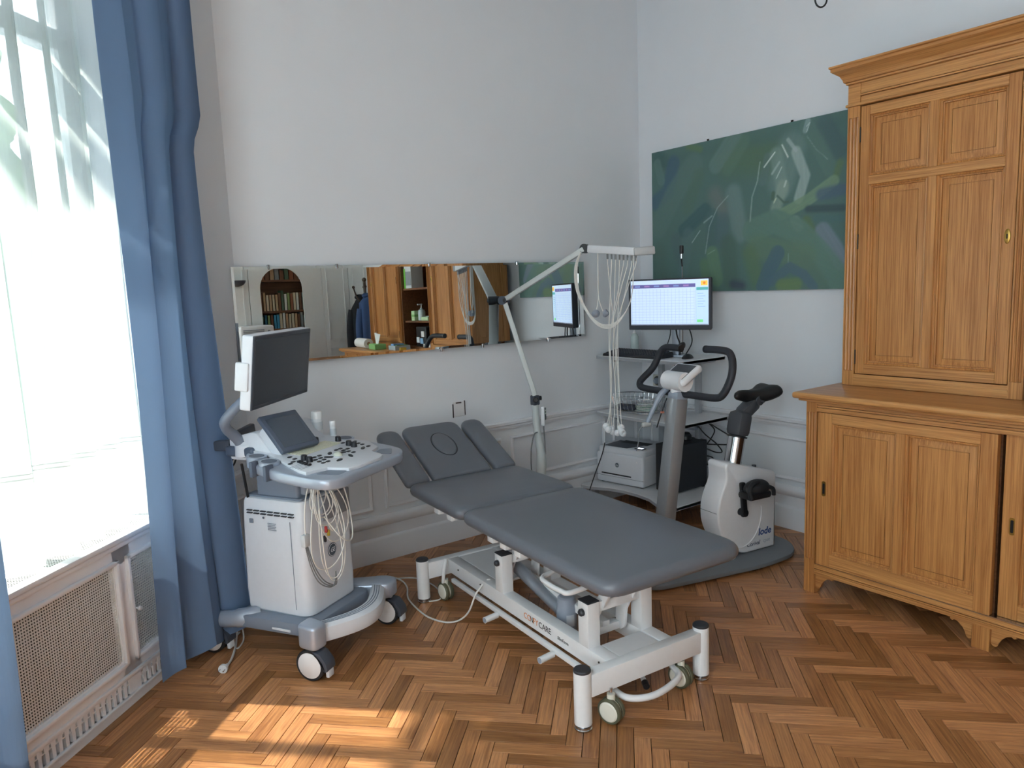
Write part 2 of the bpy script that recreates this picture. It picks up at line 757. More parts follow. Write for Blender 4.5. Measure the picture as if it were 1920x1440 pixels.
run(b, BASE, wp(0, 0, 0), wp(0.56, 0, 0), WN)
struct('baseboard_window', b, TRIMP, 'white baseboard in the corner beside the window')
b = B_()
run(b, RAIL, wp(0, 0, 0), wp(0.56, 0, 0), WN)
struct('trim_4', b, TRIMP, 'white chair rail in the corner beside the window')


def panel_frame(o, xd, n, x0, x1, z0, z1, idx, lab):
    """picture-frame moulding on a wall"""
    o, xd, n = Vector(o), Vector(xd), Vector(n)
    zz = Vector((0, 0, 1))
    b = B_()
    w = 0.026
    prof = [(0.0, 0.0), (0.010, 0.004), (0.014, 0.012), (0.006, 0.020), (0.004, w), (0.0, w)]
    cs = [(x0, z0, 1, 1), (x1, z0, -1, 1), (x1, z1, -1, -1), (x0, z1, 1, -1)]
    k = len(prof)
    vv = []
    for (x, z, sx, sz) in cs:
        for d, t in prof:
            vv.append(o + xd * (x + sx * t) + zz * (z + sz * t) + n * (d + 0.0005))
    ff = []
    for i in range(4):
        j = (i + 1) % 4
        for m in range(k):
            m2 = (m + 1) % k
            ff.append((i * k + m, i * k + m2, j * k + m2, j * k + m))
    b.add(vv, ff)
    struct('trim_%d' % idx, b, TRIMP, lab)


panel_frame((0, 0, 0), (1, 0, 0), (0, -1, 0), -1.22, -0.385, 0.30, 0.588, 5, 'white panel moulding behind the printer on the mirror wall')
panel_frame((0, 0, 0), (1, 0, 0), (0, -1, 0), -2.13, -1.295, 0.30, 0.588, 6, 'white panel moulding behind the couch on the mirror wall')
panel_frame((0, 0, 0), (1, 0, 0), (0, -1, 0), -2.80, -2.205, 0.30, 0.588, 7, 'white panel moulding behind the ultrasound trolley')
panel_frame((0, 0, 0), (1, 0, 0), (0, -1, 0), -0.31, -0.06, 0.30, 0.588, 8, 'narrow white panel moulding next to the wall corner')
panel_frame((0, 0, 0), (0, -1, 0), (-1, 0, 0), 0.08, 1.72, 0.30, 0.575, 9, 'long white panel moulding under the painting')
panel_frame(P0, WD, WN, 0.10, 0.54, 0.29, 0.565, 10, 'white panel moulding beside the blue curtain')

# ------------------------------------------------------------------ window, radiator cover
b = B_()
b.M = WM
for s0, s1 in ((0.64, 0.72), (1.22, 1.29), (1.92, 1.99), (2.52, 2.6)):
    b.rbox((s0, -0.32, 0.66), (s1, -0.25, 3.15), 0.008)
for z0, z1 in ((0.66, 0.74), (2.52, 2.60), (3.07, 3.15)):
    b.rbox((0.64, -0.32, z0), (2.6, -0.25, z1), 0.008)
struct('window_1', b, TRIMP, 'tall white window behind the sheer curtain')
w1 = bpy.data.objects['window_1']
GL = pane('window_glass')
for s0, s1 in ((0.72, 1.22), (1.29, 1.92), (1.99, 2.52)):
    for z0, z1 in ((0.74, 2.52), (2.60, 3.07)):
        b = B_()
        b.M = WM
        b.box((s0, -0.288, z0), (s1, -0.284, z1))
        obj('pane', b, GL, w1)
for k, (y0, y1) in enumerate(((-5.05, -2.5),)):
    b = B_()
    ys = [y0, y0 + 0.62, y0 + 1.24, y0 + 1.86, y1 - 0.07]
    for a_ in ys:
        b.rbox((-5.2, a_, 0.6), (-5.13, a_ + 0.07, 3.3), 0.008)
    for z0 in (0.6, 2.52, 3.23):
        b.rbox((-5.2, y0, z0), (-5.13, y1, z0 + 0.07), 0.008)
    struct('window_%d' % (k + 2), b, TRIMP, 'wide white window in the left wall')
    w2 = bpy.data.objects['window_%d' % (k + 2)]
    for a0, a1 in zip(ys[:-1], ys[1:]):
        for z0, z1 in ((0.67, 2.52), (2.59, 3.23)):
            obj('pane', B_().box((-5.168, a0 + 0.07, z0), (-5.164, a1, z1)), GL, w2)


def lattice(o, xd, yd, w, h, pitch, hole):
    """perforated sheet: a square grid of real holes"""
    o, xd, yd = Vector(o), Vector(xd), Vector(yd)
    nx, ny = int(w / pitch), int(h / pitch)
    px, py = w / nx, h / ny
    cx = [0.0]
    for i in range(nx):
        cx += [i * px + (px - hole) / 2, i * px + (px + hole) / 2]
    cx.append(w)
    cy = [0.0]
    for j in range(ny):
        cy += [j * py + (py - hole) / 2, j * py + (py + hole) / 2]
    cy.append(h)
    m, n = len(cx), len(cy)
    vv = [o + xd * x + yd * y for y in cy for x in cx]
    ff = []
    for j in range(n - 1):
        for i in range(m - 1):
            if i % 2 == 1 and j % 2 == 1:
                continue
            ff.append((j * m + i, j * m + i + 1, (j + 1) * m + i + 1, (j + 1) * m + i))
    me = bpy.data.meshes.new('perforated_sheet')
    me.from_pydata([tuple(v) for v in vv], [], ff)
    return me


COV = thing('radiator_cover', 'white radiator cover with perforated panels below the window', 'radiator cover', (0, 0, 0))
COV.matrix_world = WM
b = B_()
# front frame rails and stiles, d 0 .. -0.02
for s0, s1 in ((0.56, 0.63), (0.965, 1.062), (1.965, 2.03), (2.5, 2.6)):
    b.box((s0, -0.02, 0.1), (s1, 0.0, 0.66))
b.box((0.56, -0.02, 0.56), (2.6, 0.0, 0.66)).box((0.56, -0.02, 0.10), (2.6, 0.0, 0.185))
b.box((0.56, -0.02, 0.0), (2.6, 0.004, 0.04))
obj('frame', b, TRIMP, COV)
b = B_()
b.rbox((0.56, -0.035, 0.642), (2.6, 0.014, 0.664), 0.006)
b.rbox((0.56, -0.005, 0.622), (2.6, 0.008, 0.642), 0.005)
obj('sill', b, TRIMP, COV)
b = B_()
b.rbox((0.56, -0.01, 0.112), (2.6, 0.010, 0.128), 0.004)
b.rbox((0.56, -0.01, 0.036), (2.6, 0.014, 0.046), 0.003)
obj('moulding', b, TRIMP, COV)
PERF = mat('perforated_metal', srgb(216, 216, 214), 0.5)
for s0, s1 in ((0.64, 0.995), (1.04, 1.985), (2.02, 2.50)):
    b = B_()
    for q in ((s0, 0.163, s1, 0.178), (s0, 0.567, s1, 0.582), (s0, 0.163, s0 + 0.018, 0.582), (s1 - 0.018, 0.163, s1, 0.582)):
        b.rbox((q[0], -0.012, q[1]), (q[2], 0.014, q[3]), 0.004)
    fr = obj('panel_frame', b, TRIMP, COV)
    g = obj('perforated_panel', lattice((s0 + 0.012, -0.004, 0.172), (1, 0, 0), (0, 0, 1), s1 - s0 - 0.024, 0.40, 0.0108, 0.0054), PERF, COV)
obj('perforated_sill', lattice((0.64, -0.295, 0.652), (1, 0, 0), (0, 1, 0), 1.96, 0.262, 0.0108, 0.0054), PERF, COV)
k = B_()
k.lathe([(0.004, 0), (0.004, 0.012), (0.009, 0.016), (0.010, 0.022), (0.007, 0.026), (0.0, 0.027)], (0.978, 0.010, 0.365), (0, 1, 0), 14)
obj('door_knob', k, WPLA, COV)


def slot_board(s0, s1, holes):
    """vent board between the lower mouldings with keyhole-like slots cut through"""
    b = B_()
    z0, z1 = 0.040, 0.115
    xs = [s0]
    for h in holes:
        xs += [h - 0.0075, h + 0.0075]
    xs.append(s1)
    for i in range(len(xs) - 1):
        if i % 2 == 0:
            b.box((xs[i], -0.016, z0), (xs[i + 1], 0.002, z1))
        else:
            b.box((xs[i], -0.016, z0), (xs[i + 1], 0.002, 0.046))
            b.box((xs[i], -0.016, 0.085), (xs[i + 1], 0.002, 0.0895))
            b.box((xs[i], -0.016, 0.105), (xs[i + 1], 0.002, z1))
            for sx in (xs[i], xs[i + 1] - 0.003):
                b.box((sx, -0.016, 0.0895), (sx + 0.003, 0.002, 0.105))
    return b


holes = [1.055 + 0.030 * k for k in range(31)] + [0.97 - 0.030 * k for k in range(10)]
obj('vent_board', slot_board(0.56, 2.6, sorted(holes)), TRIMP, COV)
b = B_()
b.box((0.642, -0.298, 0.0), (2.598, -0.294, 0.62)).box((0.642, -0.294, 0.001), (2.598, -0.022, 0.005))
obj('cavity_shade', b, mat('cavity_shade_dark', srgb(58, 56, 54), 0.9), COV)  # added dark sheets standing in for the shade inside the cover
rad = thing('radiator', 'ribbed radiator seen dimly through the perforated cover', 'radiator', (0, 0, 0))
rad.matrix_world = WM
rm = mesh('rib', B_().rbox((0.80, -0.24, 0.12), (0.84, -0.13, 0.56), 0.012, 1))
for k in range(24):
    obj('rib', rm, mat('radiator_shaded', srgb(66, 64, 60), 0.7), rad).location = (k * 0.058, 0, 0)  # rib colour darkened to give the shade behind the perforated panels
obj('pipe', B_().cyl((0.72, -0.19, 0.16), (2.42, -0.19, 0.16), 0.014).cyl((0.72, -0.19, 0.52), (2.42, -0.19, 0.52), 0.014).cyl((0.735, -0.19, 0), (0.735, -0.19, 0.52), 0.011), mat('radiator_shaded', srgb(66, 64, 60)), rad)

# ------------------------------------------------------------------ curtains
SHEER = thin('sheer_cloth', (0.45, 0.485, 0.49, 1), 0.19, transl=0.5)
SHEERH = thin('sheer_hem_cloth', (0.44, 0.47, 0.475, 1), 0.15, transl=0.5)


def sheer_d(s, z):
    a = 2 * PI * (s * 6.2 + 0.12 * math.sin(s * 7.0))
    k = 0.040 + 0.010 * math.sin(s * 5.1 + 1.0)
    return -0.115 + k * math.sin(a) + 0.010 * math.sin(2.1 * a + 0.7) + 0.006 * math.sin(z * 3 + s * 9)


sh = thing('sheer_curtain', 'white translucent sheer curtain hanging over the window sill', 'curtain')
sh.matrix_world = WM
b = B_()
b.grid(lambda u, v: (0.70 + 1.82 * u, sheer_d(0.70 + 1.82 * u, 0.972 + v * 2.1), 0.972 + v * 2.1), 260, 26)
obj('cloth', b, SHEER, sh, ang=None)
b = B_()
b.grid(lambda u, v: (0.70 + 1.82 * u, sheer_d(0.70 + 1.82 * u, 0.664 + v * 0.308) + 0.01 * (1 - v) * math.sin(u * 60), 0.664 + v * 0.308 + 0.008 * (1 - v) * math.sin(u * 21)), 260, 6)
obj('hem', b, SHEERH, sh, ang=None)
b = B_()
for zz in (0.972, 0.988):
    b.grid(lambda u, v: (0.70 + 1.82 * u, sheer_d(0.70 + 1.82 * u, zz) + 0.002, zz + v * 0.004), 260, 1)
obj('seam', b, thin('sheer_seam', (0.62, 0.65, 0.66, 1), 0.0, transl=0.3), sh, ang=None)

BLUE = thin('blue_linen', srgb(112, 136, 170), 0.0, transl=0.30)


def drape(name, label, s0f, s1f, dbase, amp, nf, z0, z1, phase=0.0, bulge=0.0):
    o = thing(name, label, 'curtain')
    o.matrix_world = WM
    b = B_()

    def fn(u, v):
        z = z0 + (z1 - z0) * v
        s0, s1 = s0f(z), s1f(z)
        s = s0 + (s1 - s0) * u
        a = 2 * PI * nf * u + phase
        am = amp * (0.75 + 0.45 * (1 - v)) * (0.8 + 0.35 * math.sin(u * 9 + 1.3))
        d = dbase + am * math.sin(a) + 0.25 * am * math.sin(2.3 * a + 1 + 0.5 * v) + 0.012 * math.sin(z * 2.2 + u * 5)
        s += 0.016 * math.sin(2 * a + 0.6 + z * 0.5)
        d += bulge * (1 - u) ** 2 * (1 - v) ** 3
        return (s, max(d, 0.03), z + 0.012 * math.sin(u * 17) * (1 - v))
    b.grid(fn, 150, 60)
    obj('cloth', b, BLUE, o, ang=None)
    return o


def right_edge(z):
    t = max(0.0, min(1.0, (z - 2.16) / 0.16))
    t = t * t * (3 - 2 * t)
    base = 0.525 - 0.02 * (z / 2.3)
    return base - 0.075 * t * (1 - 0.5 * max(0, min(1, (z - 2.32) / 0.9)))


drape('blue_curtain', 'long blue linen curtain gathered beside the ultrasound trolley', right_edge, lambda z: 0.985, 0.125, 0.034, 2.4, 0.082, 3.35, 0.9, 0.08)
drape('blue_curtain', 'shadowed blue curtain edge at the near end of the window', lambda z: 1.775, lambda z: 2.45, 0.20, 0.035, 4, 0.055, 3.35, 1.2)
rod = thing('curtain_rod', 'curtain rod above the tall window', 'curtain rod')
rod.matrix_world = WM
obj('rod', B_().cyl((0.3, 0.14, 3.37), (2.7, 0.14, 3.37), 0.014), WHITE, rod)
for s_ in (0.35, 2.65):
    obj('bracket', B_().cyl((s_, 0.0, 3.37), (s_, 0.14, 3.37), 0.01), WHITE, rod)

# awning outside: its scalloped valances throw the scalloped shadow on the sheer
AWN = thin('awning_canvas', srgb(196, 196, 190), 0.0, transl=0.25)
awn = thing('awning', 'pale scalloped awning outside the tall window', 'awning')
awn.matrix_world = WM
k_ = 1.625


def scallop(d, ztop, zbot, dep, per, ph):
    b = B_()
    n = 120
    vv, ff = [], []
    for i in range(n + 1):
        s = 0.3 + 2.5 * i / n
        t = abs(math.sin(PI * (s + ph) / per))
        vv += [(s, d, ztop), (s, d, zbot - dep * t ** 0.8 + dep * 0.5)]
    for i in range(n):
        ff.append((2 * i, 2 * i + 2, 2 * i + 3, 2 * i + 1))
    return b.add(vv, ff)


# shadow z on the sheer (d=-0.11) = z - (0.11+|d|-0.22...)*k
for nm, dd, zt, zb in (('valance', -1.10, 1.965, 1.965), ('canopy_edge', -0.55, 2.40, 2.40)):
    sh_ = (abs(dd) - 0.11) * k_
    if nm == 'valance':
        obj(nm, scallop(dd, 2.14 + sh_, 1.955 + sh_, 0.07, 0.16, 0.05), AWN, awn, ang=None)
    else:
        obj(nm, scallop(dd, 3.30 + sh_, 2.37 + sh_, 0.06, 0.15, 0.0), AWN, awn, ang=None)
b = B_()
b.box((0.3, -0.57, 3.98), (2.8, -0.37, 4.0))
obj('canopy', b, AWN, awn)
for s_ in (0.31, 2.79):
    obj('arm', B_().cyl((s_, -1.10, 2.14 + 0.99 * k_), (s_, -0.35, 3.9), 0.012), WHITE, awn)

# hedge for the greenery outside, added to block low sky and dim the sheer
hd = thing('sky_block_hedge', 'tall green hedge added outside to block low sky behind the sheer curtain', 'hedge')
hd.matrix_world = WM
b = B_()
hr = random.Random(3)
ph = [(hr.uniform(2, 9), hr.uniform(2, 9), hr.uniform(0, 6)) for _ in range(6)]


def hfn(u, v):
    s, z = -5 + 14 * u, -0.5 + 5.6 * v
    d = sum(math.sin(s * a + z * c_ + p) for a, c_, p in ph) * 0.10
    return (s, -4.6 - 1.2 * v + d, z + 0.25 * math.sin(s * 3.1) * v)


b.grid(hfn, 120, 50)
obj('foliage', b, mat('hedge_green', srgb(96, 118, 78), 0.9, noise=0.5, nscale=9), hd)

# ------------------------------------------------------------------ oak sideboard and hutch
OAKV = wood('oak_upright', srgb(158, 100, 52), srgb(208, 150, 90), 'Z', rough=0.36, fine=150, coat=0.15)
OAKH = wood('oak_level', srgb(160, 102, 54), srgb(212, 156, 96), 'Y', rough=0.36, fine=150, coat=0.15)
OAKD = wood('oak_inside', srgb(104, 66, 40), srgb(134, 88, 56), 'Y', rough=0.5, fine=60)


def nested(x, y0, y1, z0, z1, prof):
    """panel face looking towards -x: nested rectangles (inset, depth back from x)"""
    vs, fs = [], []
    for t, d in prof:
        vs += [(x + d, y0 + t, z0 + t), (x + d, y1 - t, z0 + t), (x + d, y1 - t, z1 - t), (x + d, y0 + t, z1 - t)]
    n = len(prof)
    for i in range(n - 1):
        for k in range(4):
            k2 = (k + 1) % 4
            fs.append((i * 4 + k, i * 4 + k2, i * 4 + 4 + k2, i * 4 + 4 + k))
    fs.append((n * 4 - 4, n * 4 - 3, n * 4 - 2, n * 4 - 1))
    return MB().add(vs, fs)


PANEL = [(0, 0.0), (0.0015, 0.006), (0.004, 0.008), (0.0075, 0.006), (0.010, 0.008), (0.0115, 0.015), (0.0155, 0.016), (0.0175, 0.025), (0.0455, 0.021), (0.0458, 0.026), (0.0476, 0.026), (0.0480, 0.021)]


def offs(b, loc):
    b.M = Matrix.Translation(-Vector(loc)) @ b.M
    return b


def shift(b, loc):
    b.v = [(x - loc[0], y - loc[1], z - loc[2]) for x, y, z in b.v]
    return b


SB = (-0.40, -2.90, 0.0)
sb = thing('oak_sideboard', 'long oak sideboard with sliding panelled doors and carved feet', 'cabinet', SB)


def sobj(name, b, m, parent=None):
    return obj(name, shift(b, SB), m, parent or sb)


XF = -0.762
b = B_()
b.box((XF + 0.03, -4.02, 0.10), (-0.06, -1.815, 0.13)).box((-0.08, -4.02, 0.1), (-0.06, -1.815, 0.95))
b.box((XF + 0.03, -1.835, 0.10), (-0.06, -1.815, 0.96)).box((XF + 0.03, -4.02, 0.1), (-0.06, -4.0, 0.96))
for yy in (-2.61, -3.24):
    b.box((XF + 0.06, yy - 0.01, 0.12), (-0.06, yy + 0.01, 0.96))
sobj('carcass', b, OAKD)
b = B_()
prof = [(0.0, 0.965), (0.03, 0.968), (0.044, 0.976), (0.050, 0.984), (0.046, 0.991), (0.040, 0.996)]
prof = [(XF - p, z) for p, z in prof]
b.rbox((-0.812, -4.085, 0.966), (-0.03, -1.752, 0.996), 0.010, 3)
b.rbox((-0.79, -4.06, 0.954), (-0.04, -1.775, 0.968), 0.004)
sobj('worktop', b, OAKH)


def fluted(y0, y1, z0, z1, f0, f1, x, n=3):
    """post with vertical flutes"""
    b = B_()
    b.rbox((x, y0, z0), (x + 0.055, y1, z1), 0.002, 1)
    return b


def flute_set(y0, y1, f0, f1, x, n=3):
    b = B_()
    w = (y1 - y0)
    for k in range(n):
        c = y0 + w * (k + 0.75) / (n + 0.5)
        hw = w * 0.10
        vs = [(x - 0.0004, c - hw, f0), (x - 0.0004, c + hw, f0), (x - 0.0004, c + hw, f1), (x - 0.0004, c - hw, f1)]
        b.add(vs, [(0, 1, 2, 3)])
    return b


FL = mat('oak_groove', srgb(92, 55, 26), 0.6)


def grooved_post(y0, y1, z0, z1, f0, f1, x, n=3):
    """post whose front is cut by n real flutes"""
    w = y1 - y0
    pts = [(x + 0.055, y0), (x, y0)]
    for k in range(n):
        c = y0 + w * (k + 0.85) / (n + 0.7)
        hw = w * 0.115
        pts += [(x, c - hw), (x + 0.008, c - hw * 0.75), (x + 0.011, c), (x + 0.008, c + hw * 0.75), (x, c + hw)]
    pts += [(x, y1), (x + 0.055, y1)]
    b = B_()
    b.box((x, y0, z0), (x + 0.055, y1, f0)).box((x, y0, f1), (x + 0.055, y1, z1))
    b.prism(pts, f0, f1)
    return b


sobj('corner_post', grooved_post(-1.857, -1.802, 0.0, 0.955, 0.17, 0.90, XF), OAKV)
sobj('corner_post', grooved_post(-4.033, -3.978, 0.0, 0.955, 0.17, 0.90, XF), OAKV)
for y0, y1 in ((-2.63, -2.562), (-3.273, -3.205)):
    sobj('foot', B_().rbox((XF, y0, 0.0), (XF + 0.06, y1, 0.10), 0.002, 1), OAKV)
for y0, y1 in ((-1.857, -1.802), (-4.033, -3.978)):
    sobj('foot', B_().rbox((-0.10, y0, 0.0), (-0.05, y1, 0.10), 0.002, 1), OAKV)
BR = [(0, 0), (0.085, 0), (0.098, -0.006), (0.100, -0.016), (0.090, -0.020), (0.080, -0.014), (0.062, -0.020), (0.044, -0.036), (0.032, -0.056), (0.028, -0.070), (0.018, -0.078), (0.006, -0.074), (0, -0.066)]
for y, sg in ((-1.857, -1), (-2.562, 1), (-2.63, -1), (-3.205, 1), (-3.273, -1), (-3.978, 1)):
    poly = [(y + sg * a * 0.9, 0.102 + z) for a, z in BR]
    sobj('bracket', B_().prism(poly, XF + 0.014, XF + 0.032, 'x'), OAKH)
b = B_()
b.box((XF, -3.978, 0.10), (XF + 0.03, -1.857, 0.117)).box((XF + 0.008, -3.978, 0.117), (XF + 0.03, -1.857, 0.120)).box((XF - 0.003, -3.978, 0.120), (XF + 0.03, -1.857, 0.126)).box((XF + 0.008, -3.978, 0.126), (XF + 0.03, -1.857, 0.129))
b.box((XF, -3.978, 0.129), (XF + 0.03, -1.857, 0.149))
sobj('bottom_rail', b, OAKH)
b = B_()
b.box((XF - 0.002, -3.978, 0.906), (XF + 0.03, -1.857, 0.924)).box((XF + 0.009, -3.978, 0.924), (XF + 0.03, -1.857, 0.929)).box((XF - 0.003, -3.978, 0.929), (XF + 0.03, -1.857, 0.935)).box((XF + 0.009, -3.978, 0.935), (XF + 0.03, -1.857, 0.939)).box((XF, -3.978, 0.939), (XF + 0.03, -1.857, 0.955))
sobj('top_rail', b, OAKH)
sobj('track', B_().box((XF + 0.008, -3.978, 0.149), (XF + 0.05, -1.857, 0.1515)), STEEL)


def door(par, mk, y0, y1, z0, z1, x, stl, str_, rt, rb, mid, midw, rows, handle=None, keyhole=None):
    """framed door looking towards -x; rows: list of (z0, z1) of the panel rows"""
    th = 0.032
    d = mk('door', B_().box((x + th - 0.003, y0 + 0.003, z0 + 0.003), (x + th, y1 - 0.003, z1 - 0.003)), OAKD, par)
    mk('stile', B_().rbox((x, y1 - stl, z0), (x + th, y1, z1), 0.0015, 1), OAKV, d)
    mk('stile', B_().rbox((x, y0, z0), (x + th, y0 + str_, z1), 0.0015, 1), OAKV, d)
    zz = [(z0, rows[0][0])] + [(rows[i][1], rows[i + 1][0]) for i in range(len(rows) - 1)] + [(rows[-1][1], z1)]
    for a, c in zz:
        mk('rail', B_().rbox((x + 0.0004, y0 + str_, a), (x + th, y1 - stl, c), 0.0015, 1), OAKH, d)
    for a, c in rows:
        mk('muntin', B_().rbox((x + 0.0002, mid - midw / 2, a), (x + th, mid + midw / 2, c), 0.0015, 1), OAKV, d)
    for a, c in rows:
        for p0, p1 in ((y0 + str_, mid - midw / 2), (mid + midw / 2, y1 - stl)):
            mk('panel', nested(x + 0.001, p0, p1, a, c, [(t, dd) for t, dd in PANEL]), OAKV, d)
    return d


mk = lambda n, b, m, p: sobj(n, b, m, p)
SL = [(-2.622, -1.860, XF + 0.004, 0), (-3.225, -2.640, XF + 0.032, 1), (-3.975, -3.213, XF + 0.004, 2)]
for y0, y1, x, k in SL:
    y1c = y1
    d = door(sb, mk, y0, y1c, 0.152, 0.902, x, 0.070, 0.062, 0.05, 0.06, (y0 + y1c) / 2 - 0.004 if k else -2.247, 0.041, [(0.215, 0.852)])
    hy = y1c - 0.036
    b = B_()
    b.prism(rrect(hy - 0.010, 0.499, hy + 0.010, 0.571, 0.008), x - 0.0012, x + 0.001, 'x')
    h = sobj('handle', b, BRASS, d)
    b = B_()
    b.prism(rrect(hy - 0.0055, 0.509, hy + 0.0055, 0.561, 0.0045), x - 0.002, x - 0.001, 'x')
    sobj('recess', b, mat('recess_black', srgb(16, 12, 10), 0.8), d)

# hutch standing on the sideboard
HU = (-0.24, -2.90, 0.996)
hu = thing('oak_hutch', 'tall oak hutch with fluted pilasters and cornice on the sideboard', 'cabinet', HU)


def hobj(name, b, m, parent=None):
    return obj(name, shift(b, HU), m, parent or hu)


XU = -0.452
b = B_()
b.box((-0.07, -3.99, 0.998), (-0.05, -1.81, 2.44)).box((XU + 0.03, -3.99, 2.42), (-0.05, -1.81, 2.44)).box((XU + 0.03, -3.99, 0.998), (-0.05, -1.81, 1.02))
hobj('carcass', b, OAKD)
for yy in (-2.60, -3.20):
    hobj('divider', B_().box((XU + 0.02, yy - 0.012, 0.998), (-0.05, yy + 0.012, 2.44)), OAKD)
for yy in (-1.815, -3.985):
    d = hobj('side_panel', B_().box((XU + 0.03, yy - 0.011, 0.998), (-0.05, yy + 0.008, 2.45)), OAKV)
    if yy > -2:
        b = B_()
        for z0, z1 in ((1.03, 1.13), (1.93, 2.0), (2.36, 2.45)):
            b.rbox((XU + 0.09, yy + 0.008, z0), (-0.12, yy + 0.016, z1), 0.002, 1)
        for x0, x1 in ((XU + 0.03, XU + 0.09), (-0.12, -0.05)):
            b.rbox((x0, yy + 0.008, 1.0), (x1, yy + 0.016, 2.45), 0.002, 1)
        hobj('side_frame', b, OAKV, d)
for y0, y1 in ((-1.862, -1.802), (-2.592, -2.536), (-3.264, -3.208), (-3.998, -3.938)):
    hobj('pilaster', grooved_post(y0, y1, 0.998, 2.335, 1.07, 2.285, XU), OAKV)
b = B_()
b.box((XU, -2.536, 0.998), (XU + 0.03, -1.862, 1.028)).box((XU - 0.004, -2.536, 1.028), (XU + 0.03, -1.862, 1.034)).box((XU, -2.536, 1.034), (XU + 0.03, -1.862, 1.054))
hobj('bottom_rail', b, OAKH)
hobj('bottom_rail', B_().box((XU, -3.938, 0.998), (XU + 0.03, -3.264, 1.054)), OAKH)
b = B_()
b.rbox((XU - 0.012, -4.006, 2.335), (XU + 0.05, -1.794, 2.348), 0.004)
b.box((XU + 0.006, -3.94, 2.348), (XU + 0.05, -1.862, 2.376)).box((XU + 0.014, -3.94, 2.376), (XU + 0.05, -1.862, 2.380)).box((XU - 0.003, -3.94, 2.380), (XU + 0.05, -1.862, 2.387)).box((XU + 0.012, -3.94, 2.387), (XU + 0.05, -1.862, 2.391)).box((XU + 0.004, -3.94, 2.391), (XU + 0.05, -1.862, 2.45))
for y0, y1 in ((-1.862, -1.802), (-3.998, -3.938)):
    b.box((XU, y0, 2.348), (XU + 0.05, y1, 2.45))
hobj('frieze', b, OAKH)
# cornice: profile swept along the left side, the front and the right side
cp = [(0.0, 2.437), (0.010, 2.440), (0.012, 2.447), (0.020, 2.450), (0.024, 2.462), (0.036, 2.480), (0.054, 2.490), (0.064, 2.496), (0.072, 2.500), (0.072, 2.512), (0.080, 2.516), (0.080, 2.524), (0.0, 2.524)]
b = B_()
path = [((-0.05, -1.802), (0, 1)), ((XU, -1.802), (-1, 1)), ((XU, -3.998), (-1, -1)), ((-0.05, -3.998), (0, -1))]
vv = [(p[0] + n[0] * d, p[1] + n[1] * d * 0.72, z) for p, n in path for d, z in cp]
k = len(cp)
ff = []
for i in range(3):
    for j in range(k):
        j2 = (j + 1) % k
        ff.append((i * k + j, i * k + j2, (i + 1) * k + j2, (i + 1) * k + j))
b.add(vv, ff)
b.box((XU, -3.99, 2.45), (-0.05, -1.81, 2.523))
hobj('cornice', b, OAKH)
mk2 = lambda n, b, m, p: hobj(n, b, m, p)
for y0, y1, first in ((-2.532, -1.867, 1), (-3.934, -3.269, 0)):
    d = door(hu, mk2, y0, y1, 1.058, 2.330, XU + 0.003, 0.042, 0.048, 0.04, 0.04, (y0 + y1) / 2 + 0.002, 0.040, [(1.105, 1.965), (2.005, 2.286)])
    ky = y0 + 0.026
    b = B_()
    b.lathe([(0.0, 0.003), (0.010, 0.0028), (0.013, 0.001), (0.0135, 0)], (XU + 0.003, 0, 0), (-1, 0, 0), 24)
    b.v = [(x, y * 0.95 + ky, z * 2.3 + 1.678) for x, y, z in b.v]
    e = hobj('escutcheon', b, BRASS, d)
    b = B_()
    b.prism(rrect(ky - 0.0025, 1.668, ky + 0.0025, 1.688, 0.002), XU - 0.0016, XU - 0.0004, 'x')
    hobj('keyhole', b, mat('recess_black', srgb(16, 12, 10)), d)
    hy = y1 + 0.001
    for zz in (1.14, 1.70, 2.20):
        hobj('hinge', B_().cyl((XU + 0.001, hy, zz - 0.035), (XU + 0.001, hy, zz + 0.035), 0.0035, n=8), mat('iron', srgb(60, 52, 44), 0.5, metal=0.6), d)
for zz in (1.262, 1.592, 1.95):
    hobj('shelf', B_().rbox((XU + 0.04, -3.19, zz), (-0.07, -2.61, zz + 0.018), 0.002, 1), OAKD)

